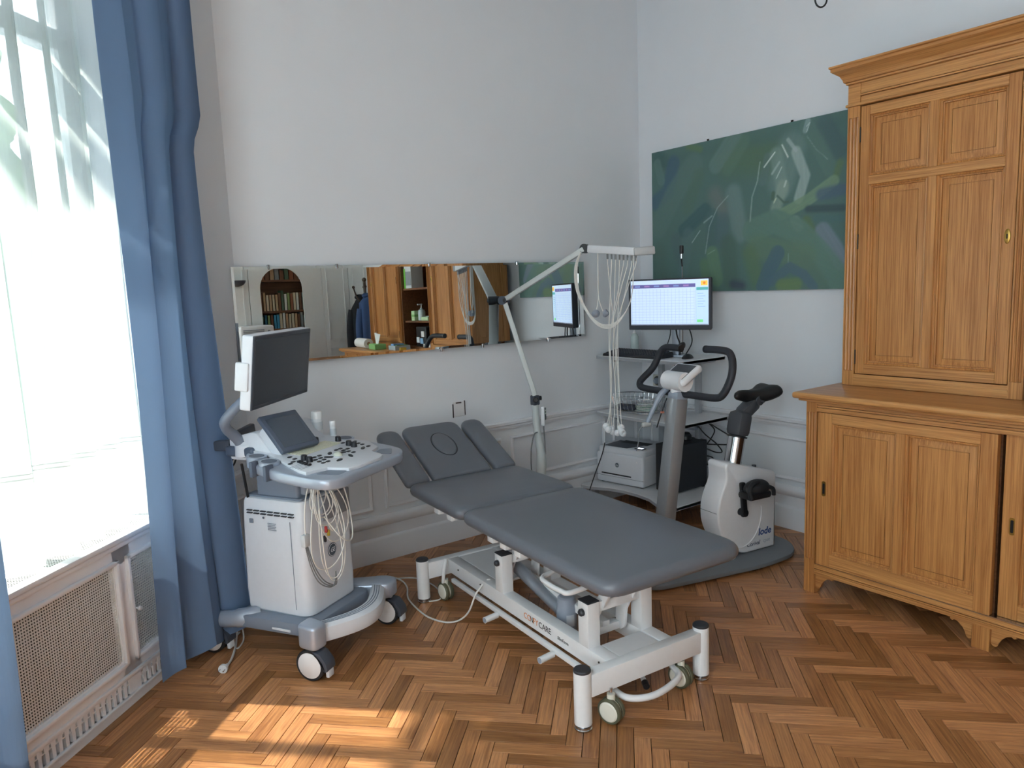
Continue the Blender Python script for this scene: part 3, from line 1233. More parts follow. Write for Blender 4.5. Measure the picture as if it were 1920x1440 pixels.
# ------------------------------------------------------------------ painting
import numpy as np
STROKES = [
    ([(0.658, 0.829), (0.925, 0.787)], 0.278, (78, 106, 86), 0.9, 0.8),
    ([(0.04, 0.926), (0.112, 0.88)], 0.125, (58, 88, 88), 0.8, 0.6),
    ([(0.148, 0.892), (1.373, 0.9)], 0.088, (70, 100, 98), 0.5, 0.9),
    ([(0.321, 0.95), (0.419, 0.917)], 0.058, (92, 118, 78), 0.7, 0.8),
    ([(0.687, 0.953), (0.546, 0.797)], 0.121, (94, 122, 118), 0.8, 0.3),
    ([(0.756, 0.909), (0.638, 0.759)], 0.1, (86, 116, 102), 0.7, 0.5),
    ([(0.194, 0.858), (0.146, 0.68), (0.036, 0.62)], 0.125, (60, 88, 108), 0.85, 0.4),
    ([(0.052, 0.88), (0.086, 0.759)], 0.074, (88, 116, 112), 0.8, 0.3),
    ([(0.364, 0.824), (0.204, 0.664), (0.058, 0.454)], 0.174, (84, 112, 108), 0.85, 0.3),
    ([(0.408, 0.75), (0.318, 0.555)], 0.12, (78, 106, 94), 0.7, 0.6),
    ([(0.461, 0.523), (0.283, 0.409)], 0.111, (56, 88, 92), 0.9, 0.3),
    ([(0.536, 0.616), (0.598, 0.509)], 0.14, (112, 114, 114), 0.6, 0.9),
    ([(0.515, 0.483), (0.515, 0.331)], 0.105, (66, 96, 98), 0.8, 0.4),
    ([(0.679, 0.607), (0.73, 0.356)], 0.136, (106, 130, 130), 0.75, 0.5),
    ([(0.598, 0.45), (0.599, 0.325)], 0.122, (74, 98, 106), 0.7, 0.6),
    ([(1.084, 0.822), (1.017, 0.635)], 0.215, (104, 130, 126), 0.7, 0.5),
    ([(0.925, 0.787), (0.89, 0.652)], 0.068, (86, 112, 112), 0.7, 0.4),
    ([(0.979, 0.794), (1.027, 0.573)], 0.099, (112, 138, 134), 0.7, 0.4),
    ([(1.11, 0.788), (1.171, 0.645), (1.131, 0.523)], 0.071, (142, 162, 160), 0.9, 0.3),
    ([(1.026, 0.604), (0.983, 0.485)], 0.092, (132, 152, 140), 0.7, 0.5),
    ([(1.175, 0.917), (1.267, 0.77), (1.325, 0.66)], 0.099, (82, 112, 106), 0.9, 0.25),
    ([(1.287, 0.917), (1.377, 0.752)], 0.111, (66, 92, 96), 0.8, 0.5),
    ([(1.182, 0.944), (1.167, 0.896)], 0.039, (128, 152, 154), 0.8, 0.3),
    ([(1.378, 0.688), (1.35, 0.591)], 0.053, (90, 114, 80), 0.8, 0.7),
    ([(1.342, 0.592), (1.19, 0.508), (1.019, 0.443)], 0.075, (108, 136, 112), 0.95, 0.2),
    ([(1.272, 0.528), (1.397, 0.542)], 0.082, (70, 92, 112), 0.85, 0.5),
    ([(1.191, 0.456), (1.4, 0.442)], 0.052, (58, 78, 84), 0.85, 0.6),
    ([(1.242, 0.399), (1.401, 0.384)], 0.052, (70, 104, 106), 0.8, 0.5),
    ([(1.184, 0.396), (1.227, 0.31)], 0.063, (86, 112, 78), 0.8, 0.5),
    ([(1.284, 0.328), (1.358, 0.227), (1.399, 0.151)], 0.107, (112, 126, 142), 0.85, 0.3),
    ([(1.108, 0.396), (1.134, 0.363)], 0.073, (136, 154, 144), 0.8, 0.4),
    ([(0.817, 0.366), (0.975, 0.408), (1.126, 0.341), (1.262, 0.203), (1.378, 0.063)], 0.154, (88, 120, 110), 0.95, 0.2),
    ([(0.856, 0.266), (1.179, 0.192)], 0.177, (90, 118, 100), 0.85, 0.5),
    ([(1.18, 0.169), (1.282, 0.036)], 0.094, (84, 112, 100), 0.8, 0.5),
    ([(0.799, 0.229), (0.858, 0.063)], 0.133, (84, 112, 82), 0.7, 0.7),
    ([(0.996, 0.218), (0.933, 0.109), (0.896, 0.022)], 0.104, (68, 96, 110), 0.95, 0.2),
    ([(0.961, 0.052), (1.077, 0.135), (1.173, 0.085), (1.233, 0.015)], 0.065, (72, 98, 112), 0.9, 0.3),
    ([(1.025, 0.027), (1.122, 0.032)], 0.091, (98, 124, 84), 0.9, 0.4),
    ([(0.515, 0.245), (0.557, 0.08)], 0.105, (90, 122, 98), 0.9, 0.25),
    ([(0.45, 0.179), (0.471, 0.057)], 0.088, (86, 118, 88), 0.8, 0.5),
    ([(0.64, 0.297), (0.661, 0.069)], 0.149, (68, 94, 84), 0.75, 0.6),
    ([(0.681, 0.043), (0.742, 0.033)], 0.082, (58, 68, 84), 0.8, 0.8),
    ([(0.213, 0.352), (0.259, 0.215)], 0.113, (74, 98, 102), 0.7, 0.5),
    ([(0.317, 0.38), (0.27, 0.125)], 0.113, (84, 110, 112), 0.6, 0.5),
    ([(0.056, 0.271), (0.066, 0.086)], 0.173, (72, 98, 92), 0.8, 0.7),
    ([(0.639, 0.595), (0.557, 0.53), (0.493, 0.417), (0.461, 0.248)], 0.01, (150, 166, 168), 0.7, 0.4),
    ([(0.418, 0.398), (0.351, 0.325)], 0.009, (160, 176, 178), 0.8, 0.3),
    ([(0.515, 0.483), (0.45, 0.447)], 0.014, (140, 160, 162), 0.7, 0.4),
    ([(0.87, 0.765), (0.853, 0.657), (0.816, 0.567), (0.803, 0.423)], 0.012, (150, 168, 166), 0.7, 0.4),
    ([(0.972, 0.807), (0.899, 0.732)], 0.011, (200, 212, 208), 0.95, 0.2),
    ([(1.002, 0.745), (0.954, 0.686)], 0.018, (142, 164, 162), 0.9, 0.3),
    ([(1.018, 0.715), (0.983, 0.655)], 0.009, (180, 196, 192), 0.9, 0.3),
    ([(1.018, 0.842), (1.059, 0.765)], 0.011, (196, 208, 206), 0.95, 0.3),
    ([(1.057, 0.864), (1.11, 0.795)], 0.027, (150, 168, 170), 0.85, 0.4),
    ([(1.048, 0.631), (1.037, 0.602)], 0.015, (176, 190, 184), 0.9, 0.3),
    ([(0.964, 0.573), (0.96, 0.542)], 0.03, (72, 98, 84), 0.9, 0.3),
    ([(0.991, 0.554), (1.036, 0.51), (1.063, 0.511)], 0.015, (70, 96, 84), 0.9, 0.3),
    ([(0.982, 0.54), (0.969, 0.518)], 0.012, (176, 186, 164), 0.9, 0.3),
    ([(1.175, 0.917), (1.195, 0.935), (1.175, 0.887)], 0.007, (196, 208, 206), 0.8, 0.4),
    ([(1.175, 0.865), (1.234, 0.782), (1.308, 0.713)], 0.005, (150, 172, 168), 0.7, 0.4),
    ([(1.067, 0.214), (1.07, 0.159)], 0.007, (140, 164, 160), 0.7, 0.4),
    ([(0.536, 0.265), (0.483, 0.243)], 0.008, (140, 166, 150), 0.7, 0.4),
]



def painting():
    W, H = 1.505, 0.958
    nx, ny = 300, 190
    gx, gy = np.meshgrid(np.linspace(0, W, nx + 1), np.linspace(0, H, ny + 1))
    col = np.zeros((ny + 1, nx + 1, 3))
    col[:] = np.array([76, 106, 102])
    r = np.random.RandomState(4)
    for pts, w, c, a, soft in STROKES:
        d = np.full(gx.shape, 9.0)
        for (x0, y0), (x1, y1) in zip(pts[:-1], pts[1:]):
            dx, dy = x1 - x0, y1 - y0
            L2 = max(dx * dx + dy * dy, 1e-9)
            t = np.clip(((gx - x0) * dx + (gy - y0) * dy) / L2, 0, 1)
            q = np.hypot(gx - x0 - t * dx, gy - y0 - t * dy)
            d = np.minimum(d, q)
        an = math.atan2(pts[-1][1] - pts[0][1], pts[-1][0] - pts[0][0])
        u = -gx * math.sin(an) + gy * math.cos(an)
        streak = 0.5 + 0.5 * np.sin(u * 260 + 3 * np.sin(u * 97)) * np.sin(u * 143 + 1.0)
        h = w / 2
        t = np.clip((h * (1 + 0.35 * soft) - d) / (h * soft * 1.35 + 0.002), 0, 1)
        al = a * t * t * (3 - 2 * t) * (0.82 + 0.18 * streak)
        col = col * (1 - al[..., None]) + np.array(c) * al[..., None]
    col = np.clip((col * 0.92 + 0.08 * col.mean(-1, keepdims=True)) * 1.16 + r.normal(0, 1.2, col.shape), 0, 255) / 255
    lc = np.where(col <= 0.04045, col / 12.92, ((col + 0.055) / 1.055) ** 2.4)
    vs = [(-0.0265, -0.145 - gx[j, i], 1.466 + gy[j, i]) for j in range(ny + 1) for i in range(nx + 1)]
    fs = [(j * (nx + 1) + i, (j + 1) * (nx + 1) + i, (j + 1) * (nx + 1) + i + 1, j * (nx + 1) + i + 1) for j in range(ny) for i in range(nx)]
    me = bpy.data.meshes.new('canvas')
    me.from_pydata(vs, [], fs)
    at = me.color_attributes.new('paint', 'FLOAT_COLOR', 'POINT')
    flat = np.concatenate([lc.reshape(-1, 3), np.ones((lc.size // 3, 1))], 1).astype(np.float32).ravel()
    at.data.foreach_set('color', flat)
    m = bpy.data.materials.new('oil_paint')
    m.use_nodes = True
    N, L = m.node_tree.nodes, m.node_tree.links
    p = N['Principled BSDF']
    p.inputs['Roughness'].default_value = 0.55
    ca = N.new('ShaderNodeVertexColor')
    ca.layer_name = 'paint'
    L.new(ca.outputs['Color'], p.inputs['Base Color'])
    nz = N.new('ShaderNodeTexNoise')
    nz.inputs['Scale'].default_value = 60
    tc = N.new('ShaderNodeTexCoord')
    L.new(tc.outputs['Object'], nz.inputs['Vector'])
    bp = N.new('ShaderNodeBump')
    bp.inputs['Strength'].default_value = 0.15
    bp.inputs['Distance'].default_value = 0.002
    L.new(nz.outputs['Fac'], bp.inputs['Height'])
    L.new(bp.outputs['Normal'], p.inputs['Normal'])
    me.materials.append(m)
    root = thing('painting', 'large abstract painting in greens and blues on the wall', 'painting')
    obj('canvas', me, None, root)
    obj('stretcher', B_().box((-0.026, -1.65, 1.466), (-0.002, -0.145, 2.424)), mat('canvas_edge', srgb(52, 70, 66), 0.8), root)
    for yy in (-0.62, -1.22):
        obj('hook', B_().box((-0.02, yy - 0.006, 2.424), (-0.012, yy + 0.006, 2.436)), mat('iron', srgb(60, 52, 44)), root)


painting()

# ------------------------------------------------------------------ mirror
MIR = mat('mirror_silver', (0.88, 0.91, 0.90, 1), 0.0, metal=1.0)
for n_ in MIR.node_tree.nodes:
    if n_.type == 'MIX':
        n_.inputs['A'].default_value = n_.inputs['B'].default_value = (0.89, 0.92, 0.91, 1)
    if n_.type == 'BSDF_PRINCIPLED':
        n_.inputs['Roughness'].default_value = 0.0
mi = thing('wall_mirror', 'long unframed mirror on the wall above the couch', 'mirror')
dl, tl = math.radians(-0.95), math.radians(0.45)
nrm = Vector((math.sin(dl) * math.cos(tl), -math.cos(dl) * math.cos(tl), math.sin(tl)))
xm = Vector((math.cos(dl), math.sin(dl), 0))
zm = xm.cross(nrm) * -1
if zm.z < 0:
    zm = -zm
mm_ = Matrix((xm, -nrm, zm)).transposed().to_4x4()
mm_.translation = Vector((-1.752, -0.0488, 1.445))
mi.matrix_world = mm_
w2, h2 = 1.143, 0.2475
b = B_()
e = 0.013
vs = [(-w2 + e, 0, -h2 + e), (w2 - e, 0, -h2 + e), (w2 - e, 0, h2 - e), (-w2 + e, 0, h2 - e), (-w2, 0.0013, -h2), (w2, 0.0013, -h2), (w2, 0.0013, h2), (-w2, 0.0013, h2)]
b.add(vs, [(0, 1, 2, 3), (4, 5, 1, 0), (5, 6, 2, 1), (6, 7, 3, 2), (7, 4, 0, 3)])
obj('glass', b, MIR, mi, ang=None)
obj('backing', B_().box((-w2, 0.0015, -h2), (w2, 0.010, h2)), mat('mirror_edge', srgb(70, 76, 78), 0.4), mi)
for cx, top in ((-0.957, 1), (-0.593, 1), (-0.031, 1), (0.594, 1), (0.02, 0), (0.31, 0), (0.82, 0)):
    z = h2 if top else -h2
    obj('clip', B_().rbox((cx - 0.006, -0.004, z - 0.016), (cx + 0.006, 0.014, z + 0.008), 0.002, 1), STEEL, mi)

# ------------------------------------------------------------------ far side of the room, seen in the mirror
CUPW = mat('cupboard_paint', srgb(246, 247, 247), 0.5)
cup = thing('built_in_cupboard', 'white built-in cupboard with an arched bookcase, seen in the mirror', 'cupboard', (-1.0, -5.1, 0))
CU = (-1.0, -5.1, 0)
ax0, ax1, az, ayf = -1.362, -0.862, 1.70, -4.97
arch = []
for k in range(17):
    a = PI * k / 16
    arch.append(((ax0 + ax1) / 2 + (ax1 - ax0) / 2 * math.cos(a), az + 0.24 * math.sin(a)))
# front board around the arch: polygon strips, with real thickness
b = B_()
b.box((-1.487, ayf - 0.02, 0.0), (ax0, ayf, 3.0)).box((ax1, ayf - 0.02, 0.0), (-0.62, ayf, 3.0)).box((ax0, ayf - 0.02, 0.0), (ax1, ayf, 0.88))
poly = [(ax0, 3.0), (ax0, az)] + arch[::-1][1:-1] + [(ax1, az), (ax1, 3.0)]
vs, fs = [], []
top = [(x, 3.0) for x, z in arch]
n = len(arch)
for (x, z), (x2, z2) in zip(arch, top):
    vs += [(x, ayf, z), (x2, ayf, z2), (x, ayf - 0.02, z), (x2, ayf - 0.02, z2)]
for i in range(n - 1):
    q = 4 * i
    fs += [(q, q + 1, q + 5, q + 4), (q + 2, q + 6, q + 7, q + 3), (q, q + 4, q + 6, q + 2)]
b.add(vs, fs)
obj('arched_front', shift(b, CU), CUPW, cup)
for x0, x1 in ((-1.75, -1.492), (-0.616, -0.281), (-0.275, -0.01)):
    d = obj('door', shift(B_().rbox((x0, ayf - 0.02, 0.02), (x1, ayf, 3.0), 0.003, 1), CU), CUPW, cup)
    b = B_()
    for z0, z1 in ((0.15, 0.95), (1.05, 2.85)):
        for q in ((x0 + 0.05, z0, x1 - 0.05, z0 + 0.016), (x0 + 0.05, z1 - 0.016, x1 - 0.05, z1), (x0 + 0.05, z0, x0 + 0.066, z1), (x1 - 0.066, z0, x1 - 0.05, z1)):
            b.box((q[0], ayf, q[1]), (q[2], ayf + 0.006, q[3]))
    obj('moulding', shift(b, CU), CUPW, d)
CAS = wood('bookcase_wood', srgb(92, 60, 42), srgb(120, 82, 58), 'X', fine=40)
b = B_()
b.box((-1.75, -5.19, 0.0), (-0.01, -5.17, 3.0)).box((-1.50, -5.18, 0), (-1.48, ayf - 0.02, 3.0)).box((-0.63, -5.18, 0), (-0.61, ayf - 0.02, 3.0))
obj('carcass', shift(b, CU), CAS, cup)
SHZ = (0.90, 1.228, 1.438, 1.800)
for z in SHZ:
    obj('shelf', shift(B_().box((-1.48, -5.17, z - 0.022), (-0.63, ayf - 0.03, z)), CU), CAS, cup)
COLS = {'blue': (70, 150, 190), 'teal': (60, 120, 140), 'green': (150, 170, 110), 'cream': (214, 200, 172), 'tan': (190, 160, 124), 'brown': (120, 84, 62), 'grey': (150, 152, 150), 'white': (226, 224, 216), 'dark green': (88, 112, 92), 'rust': (150, 96, 70)}
rows = [
    (1.228, 'lower shelf', ['green', 'dark green', 'teal', 'green', 'brown', 'blue', 'blue', 'cream', 'white', 'tan', 'cream', 'cream', 'tan', 'brown', 'grey', 'white']),
    (1.438, 'middle shelf', ['rust', 'brown', 'tan', 'cream', 'tan', 'cream', 'tan', 'brown', 'dark green', 'white', 'green', 'rust', 'cream', 'white', 'brown', 'grey']),
    (1.800, 'top shelf', ['brown', 'rust', 'brown', 'tan', 'grey', 'brown', 'dark green', 'rust', 'brown', 'grey']),
]
ORD = ['first', 'second', 'third', 'fourth', 'fifth', 'sixth', 'seventh', 'eighth', 'ninth', 'tenth', 'eleventh', 'twelfth', 'thirteenth', 'fourteenth', 'fifteenth', 'sixteenth']
PAGE = mat('book_pages', srgb(226, 218, 198), 0.9)
for z, nm, cs in rows:
    x = -1.40
    n = len(cs)
    x1 = -0.83
    w = (x1 - x) / n
    maxh = 0.182 if z < 1.5 else 0.135
    if abs(z - 1.438) < 0.01:
        maxh = 0.235
    for i, c in enumerate(cs):
        bw = w * rnd.uniform(0.78, 0.97)
        bh = maxh * rnd.uniform(0.78, 1.0)
        dp = rnd.uniform(0.115, 0.130)
        cx = x + w * (i + 0.5)
        bt = thing('book', '%s book, %s from the left on the %s of the mirrored bookcase' % (c, ORD[i], nm), 'book', (cx, -5.08, z + 0.0005), 0, 'books in the arched bookcase')
        bb = B_()
        h_ = bw / 2
        bb.box((-h_, -dp / 2, 0), (-h_ + 0.003, dp / 2, bh)).box((h_ - 0.003, -dp / 2, 0), (h_, dp / 2, bh)).box((-h_, dp / 2 - 0.003, 0), (h_, dp / 2, bh))
        k = COLS[c]
        obj('cover', bb, mat('book_' + c.replace(' ', '_'), srgb(*k), 0.6), bt)
        obj('pages', B_().box((-h_ + 0.003, -dp / 2 + 0.003, 0.003), (h_ - 0.003, dp / 2 - 0.003, bh - 0.004)), PAGE, bt)

# portable cooler left of the bookcase
hc = thing('air_cooler', 'white boxy air cooler with slotted grille, reflected in the mirror', 'air cooler', (-1.52, -4.75, 0))
obj('body', B_().rbox((-0.20, -0.15, 0.05), (0.17, 0.15, 1.285), 0.02, 3), WPLA, hc)
for k in range(4):
    obj('louvre', B_().rbox((-0.17, 0.150, 1.235 - k * 0.018), (0.06, 0.156, 1.244 - k * 0.018), 0.002, 1), GPLA, hc)
obj('knob', B_().cyl((0.11, 0.15, 1.22), (0.11, 0.165, 1.22), 0.014), GPLA, hc)
for sx in (-0.16, 0.13):
    for sy in (-0.11, 0.11):
        obj('castor', B_().cyl((sx - 0.012, sy, 0.026), (sx + 0.012, sy, 0.026), 0.026), BLACK, hc)
# half-bowl wall light
wl = thing('wall_light', 'dark half-bowl wall light reflected at the left mirror edge', 'lamp', (-1.62, -4.966, 1.80))
b = B_()
vs, fs = [], []
for j in range(6):
    r = 0.10 * math.cos(j * PI / 2 / 5.5)
    for k in range(13):
        a = PI * k / 12
        vs.append((r * math.cos(a), r * math.sin(a), -0.07 * math.sin(j * PI / 2 / 5.5)))
for j in range(5):
    for k in range(12):
        fs.append((j * 13 + k, j * 13 + k + 1, j * 13 + 14 + k, j * 13 + 13 + k))
b.add(vs, fs)
obj('shade', b, DGREY, wl)
obj('bracket', B_().box((-0.03, -0.004, -0.06), (0.03, 0.02, -0.01)), DGREY, wl)

# coat stand with coats beyond the cabinet
cst = thing('coat_stand', 'dark bentwood coat stand with ball knobs, seen in the mirror', 'coat stand', (-0.22, -4.62, 0))
IR = mat('coat_stand_wood', srgb(74, 56, 46), 0.4)
obj('pole', B_().cyl((0, 0, 0.03), (0, 0, 1.74), 0.018), IR, cst)
obj('finial', B_().sphere((0, 0, 1.76), 0.026), IR, cst)
for k in range(4):
    a = k * PI / 2 + 0.35
    c, s = math.cos(a), math.sin(a)
    obj('hook', B_().tube([(0, 0, 1.48), (0.05 * c, 0.05 * s, 1.50), (0.10 * c, 0.10 * s, 1.56), (0.13 * c, 0.13 * s, 1.66)], 0.009, 8, smooth=5).sphere((0.132 * c, 0.132 * s, 1.675), 0.018), IR, cst)
    obj('leg', B_().tube([(0, 0, 0.30), (0.07 * c, 0.07 * s, 0.22), (0.14 * c, 0.14 * s, 0.08), (0.19 * c, 0.19 * s, 0.012)], 0.011, 8, smooth=5), IR, cst)


def coat(name, label, loc, rz, col, w, h):
    o = thing(name, label, 'coat', loc, rz)
    b = B_()

    def fn(u, v):
        a = 2 * PI * u
        z = -h * v
        t = min(1, v / 0.16)
        hw = w * (0.25 + 0.75 * t) * (1 + 0.12 * v)
        dp = 0.05 + 0.05 * t
        f = 1 + 0.10 * math.sin(6 * a) * v
        return (hw * math.cos(a) * f, dp * math.sin(a) * f, z + 0.02 * math.sin(3 * a) * v)
    b.grid(fn, 40, 24)
    obj('body', b, mat(name + '_cloth', col, 0.9, noise=0.08, nscale=30), o)
    for sg in (-1, 1):
        obj('sleeve', B_().tube([(sg * w * 0.85, 0, -0.16), (sg * w * 1.15, 0.01, -0.34), (sg * w * 1.2, 0.02, -0.56), (sg * w * 1.15, 0.03, -0.72)], 0.048, 12, smooth=5), mat(name + '_cloth', col), o)
    obj('collar', B_().tube([(-0.05, 0.03, -0.01), (0, 0.055, 0.0), (0.05, 0.03, -0.01), (0.03, -0.04, 0.01), (-0.03, -0.04, 0.01)], 0.018, 8, closed=True, smooth=4), mat(name + '_cloth', col), o)
    return o


coat('blue_jacket', 'blue jacket hanging on the mirrored coat stand', (-0.27, -4.44, 1.57), 0.2, srgb(60, 84, 128), 0.10, 0.52)
coat('dark_coat', 'long dark coat behind the blue jacket in the mirror', (-0.22, -4.78, 1.56), 0.3, srgb(38, 40, 48), 0.12, 0.95)

# things on the sideboard and in the hutch niche
pr = thing('paper_roll', 'white roll of couch paper lying on the sideboard', 'paper roll', (-0.63, -3.80, 0.996 + 0.0525), -1.45)
b = B_()
b.lathe([(0.018, -0.19), (0.052, -0.19), (0.052, 0.19), (0.018, 0.19)], (0, 0, 0), (1, 0, 0), 28)
obj('roll', b, mat('paper_white', srgb(240, 240, 238), 0.9), pr)
obj('core', B_().lathe([(0.016, -0.191), (0.018, -0.191), (0.018, 0.191), (0.016, 0.191)], (0, 0, 0), (1, 0, 0), 20), mat('cardboard', srgb(150, 120, 90), 0.9), pr)
tb = thing('tissue_box', 'green tissue box with a tissue standing out, on the sideboard', 'tissue box', (-0.64, -3.42, 0.996), 0.15)
obj('carton', B_().rbox((-0.06, -0.12, 0), (0.06, 0.12, 0.055), 0.003, 1), mat('tissue_green', srgb(150, 205, 130), 0.6), tb)
b = B_()
b.grid(lambda u, v: (0.02 * math.sin(u * 7) * v + 0.01 * v, (u - 0.5) * (0.09 + 0.09 * v) - 0.03 * v, 0.055 + v * (0.13 - 0.05 * abs(u - 0.4))), 14, 10)
obj('tissue', b, mat('paper_white', srgb(240, 240, 238)), tb, ang=None)
lb = thing('leaflet_holder', 'green and white leaflet box on the upper niche shelf', 'box', (-0.33, -3.10, 1.610))
obj('box', B_().rbox((-0.07, -0.075, 0), (0.07, 0.075, 0.24), 0.003, 1), mat('leaflet_white', srgb(222, 228, 228), 0.5), lb)
obj('spine', B_().box((-0.074, -0.078, 0.0), (-0.070, -0.045, 0.20)), mat('leaflet_green', srgb(120, 200, 80), 0.5), lb)
obj('label', B_().box((-0.0735, -0.04, 0.03), (-0.070, 0.07, 0.17)), mat('leaflet_grey', srgb(150, 156, 160), 0.5), lb)
gb = thing('glove_box', 'upright pale green box on the middle niche shelf', 'box', (-0.33, -3.07, 1.280))
obj('carton', B_().rbox((-0.05, -0.035, 0), (0.05, 0.035, 0.10), 0.002, 1), mat('pale_green_card', srgb(190, 222, 170), 0.6), gb)
obj('band', B_().box((-0.051, -0.0355, 0.04), (0.051, 0.0355, 0.062)), mat('leaf_green', srgb(130, 180, 110), 0.6), gb)
sp = thing('soap_bottle', 'clear pump bottle of hand gel on the middle niche shelf', 'bottle', (-0.34, -2.95, 1.280))
obj('bottle', B_().lathe([(0.0, 0), (0.036, 0.002), (0.038, 0.01), (0.038, 0.09), (0.030, 0.108), (0.014, 0.116), (0.013, 0.126), (0.0, 0.126)], n=20), mat('gel_clear', srgb(200, 214, 214), 0.15), sp)
obj('pump', B_().cyl((0, 0, 0.126), (0, 0, 0.160), 0.006).rbox((-0.045, -0.008, 0.156), (0.010, 0.008, 0.170), 0.004, 1), WPLA, sp)
fb = thing('wipes_pack', 'flat light green pack lying on the middle niche shelf', 'box', (-0.34, -2.79, 1.280))
obj('pack', B_().rbox((-0.06, -0.075, 0), (0.06, 0.075, 0.040), 0.010, 2), mat('pale_green_pack', srgb(196, 226, 180), 0.4), fb)
obj('flap', B_().rbox((-0.025, -0.035, 0.040), (0.025, 0.035, 0.046), 0.003, 1), WPLA, fb)
og = thing('desk_organiser', 'black desk organiser with papers at the bottom of the niche', 'organiser', (-0.33, -2.86, 0.999 + 0.022))
obj('case', B_().rbox((-0.08, -0.11, 0), (0.08, 0.11, 0.20), 0.012, 2), BLACK, og)
for k, (y, z, c) in enumerate(((-0.06, 0.04, (232, 236, 240)), (0.02, 0.03, (150, 190, 225)), (0.05, 0.10, (235, 235, 235)))):
    obj('paper', B_().box((-0.086 - 0.001 * k, y - 0.03, z), (-0.0805, y + 0.03, z + 0.055)), mat('paper_%d' % k, srgb(*c), 0.7), og)
bx = thing('sticky_notes', 'small yellow note block on the sideboard before the niche', 'note block', (-0.62, -2.86, 0.996), 0.3)
for k in range(3):
    obj('pad', B_().box((-0.03 + 0.001 * k, -0.03, 0.011 * k), (0.03 + 0.001 * k, 0.03, 0.011 * k + 0.0105)), mat('note_yellow', srgb(232, 196, 80), 0.8), bx)
tr = thing('tray', 'clear tray with blue cartons on the sideboard before the niche', 'tray', (-0.56, -3.06, 0.996), 0.1)
b = B_()
b.box((-0.08, -0.10, 0), (0.08, 0.10, 0.003))
for q in ((-0.08, -0.10, -0.077, 0.10), (0.077, -0.10, 0.08, 0.10), (-0.08, -0.10, 0.08, -0.097), (-0.08, 0.097, 0.08, 0.10)):
    b.box((q[0], q[1], 0), (q[2], q[3], 0.045))
obj('tub', b, mat('clear_grey', srgb(196, 206, 210), 0.2), tr)
obj('carton', B_().box((-0.06, -0.08, 0.004), (0.05, 0.0, 0.06)), mat('carton_blue', srgb(130, 176, 220), 0.6), tr)
obj('carton', B_().box((-0.05, 0.02, 0.004), (0.06, 0.08, 0.05)), mat('carton_green', srgb(110, 160, 110), 0.6), tr)
for k, (c, nm) in enumerate((((190, 196, 226), 'lavender'), ((232, 232, 236), 'white'))):
    bk = thing('magazine', '%s magazine lying at the near edge of the niche' % nm, 'magazine', (-0.35, -2.70, 1.0205 + 0.016 * (1 - k)), 0.05)
    obj('cover', B_().rbox((-0.085, -0.08, 0), (0.085, 0.08, 0.0155), 0.002, 1), mat('magazine_' + nm, srgb(*c), 0.5), bk)
    obj('pages', B_().box((-0.0853, -0.077, 0.003), (0.083, 0.077, 0.0125)), PAGE, bk)

# ------------------------------------------------------------------ treatment couch
VIN = mat('grey_vinyl', srgb(106, 110, 119), 0.31, noise=0.03, nscale=20, bump=0.06, bscale=900)
BW = mat('couch_white', srgb(236, 236, 238), 0.3)
CAPK = mat('cap_dark', srgb(48, 50, 56), 0.5)
OLIVE = mat('olive_tyre', srgb(92, 92, 72), 0.55)
bed = thing('treatment_couch', 'grey upholstered treatment couch on a white wheeled frame', 'treatment couch', (-2.387, -1.992, 0), -math.radians(4.5))


def bo(name, b, m, p=None, **k):
    return obj(name, b, m, p or bed, **k)


LEGS = [(0.012, 0.03), (0.59, 0.03), (0.012, 1.335), (0.59, 1.335)]
for x, y in LEGS:
    l = bo('leg', B_().lathe([(0.0315, 0.022), (0.0315, 0.214), (0.030, 0.216)], (x, y, 0), n=28), BW)
    bo('cap', B_().lathe([(0.0312, 0.214), (0.0312, 0.220), (0.028, 0.224), (0.0, 0.225)], (x, y, 0), n=28), CAPK, l)
    bo('levelling_foot', B_().lathe([(0.030, 0.0), (0.0315, 0.003), (0.0315, 0.007), (0.029, 0.009), (0.029, 0.016), (0.026, 0.0165), (0.026, 0.022)], (x, y, 0), n=28), STEEL, l)
for y in (0.03, 1.335):
    bo('cross_beam', B_().rbox((0.035, y - 0.024, 0.118), (0.567, y + 0.024, 0.202), 0.004), BW)
for x in (0.142, 0.402):
    bo('side_beam', B_().rbox((x, 0.052, 0.132), (x + 0.058, 1.313, 0.200), 0.004), BW)
bo('deck_plate', B_().rbox((0.205, 0.058, 0.186), (0.398, 0.165, 0.197), 0.002, 1), BW)
bo('deck_plate', B_().rbox((0.205, 0.90, 0.186), (0.398, 1.308, 0.197), 0.002, 1), BW)
bo('socket', B_().box((0.208, 0.905, 0.197), (0.235, 0.935, 0.204)), BLACK)
for x in (0.116, 0.478):
    bo('brake_bar', B_().rbox((x + 0.004, 0.06, 0.104), (x + 0.024, 1.24, 0.124), 0.003), BW)
for y in (0.36, 0.79):
    pg = bo('peg', B_().cyl((0.116, y, 0.104), (0.045, y - 0.012, 0.104), 0.0135, n=18), BW)
    bo('peg_end', B_().cyl((0.046, y - 0.0118, 0.104), (0.0435, y - 0.0122, 0.104), 0.0115, n=18), GPLA, pg)
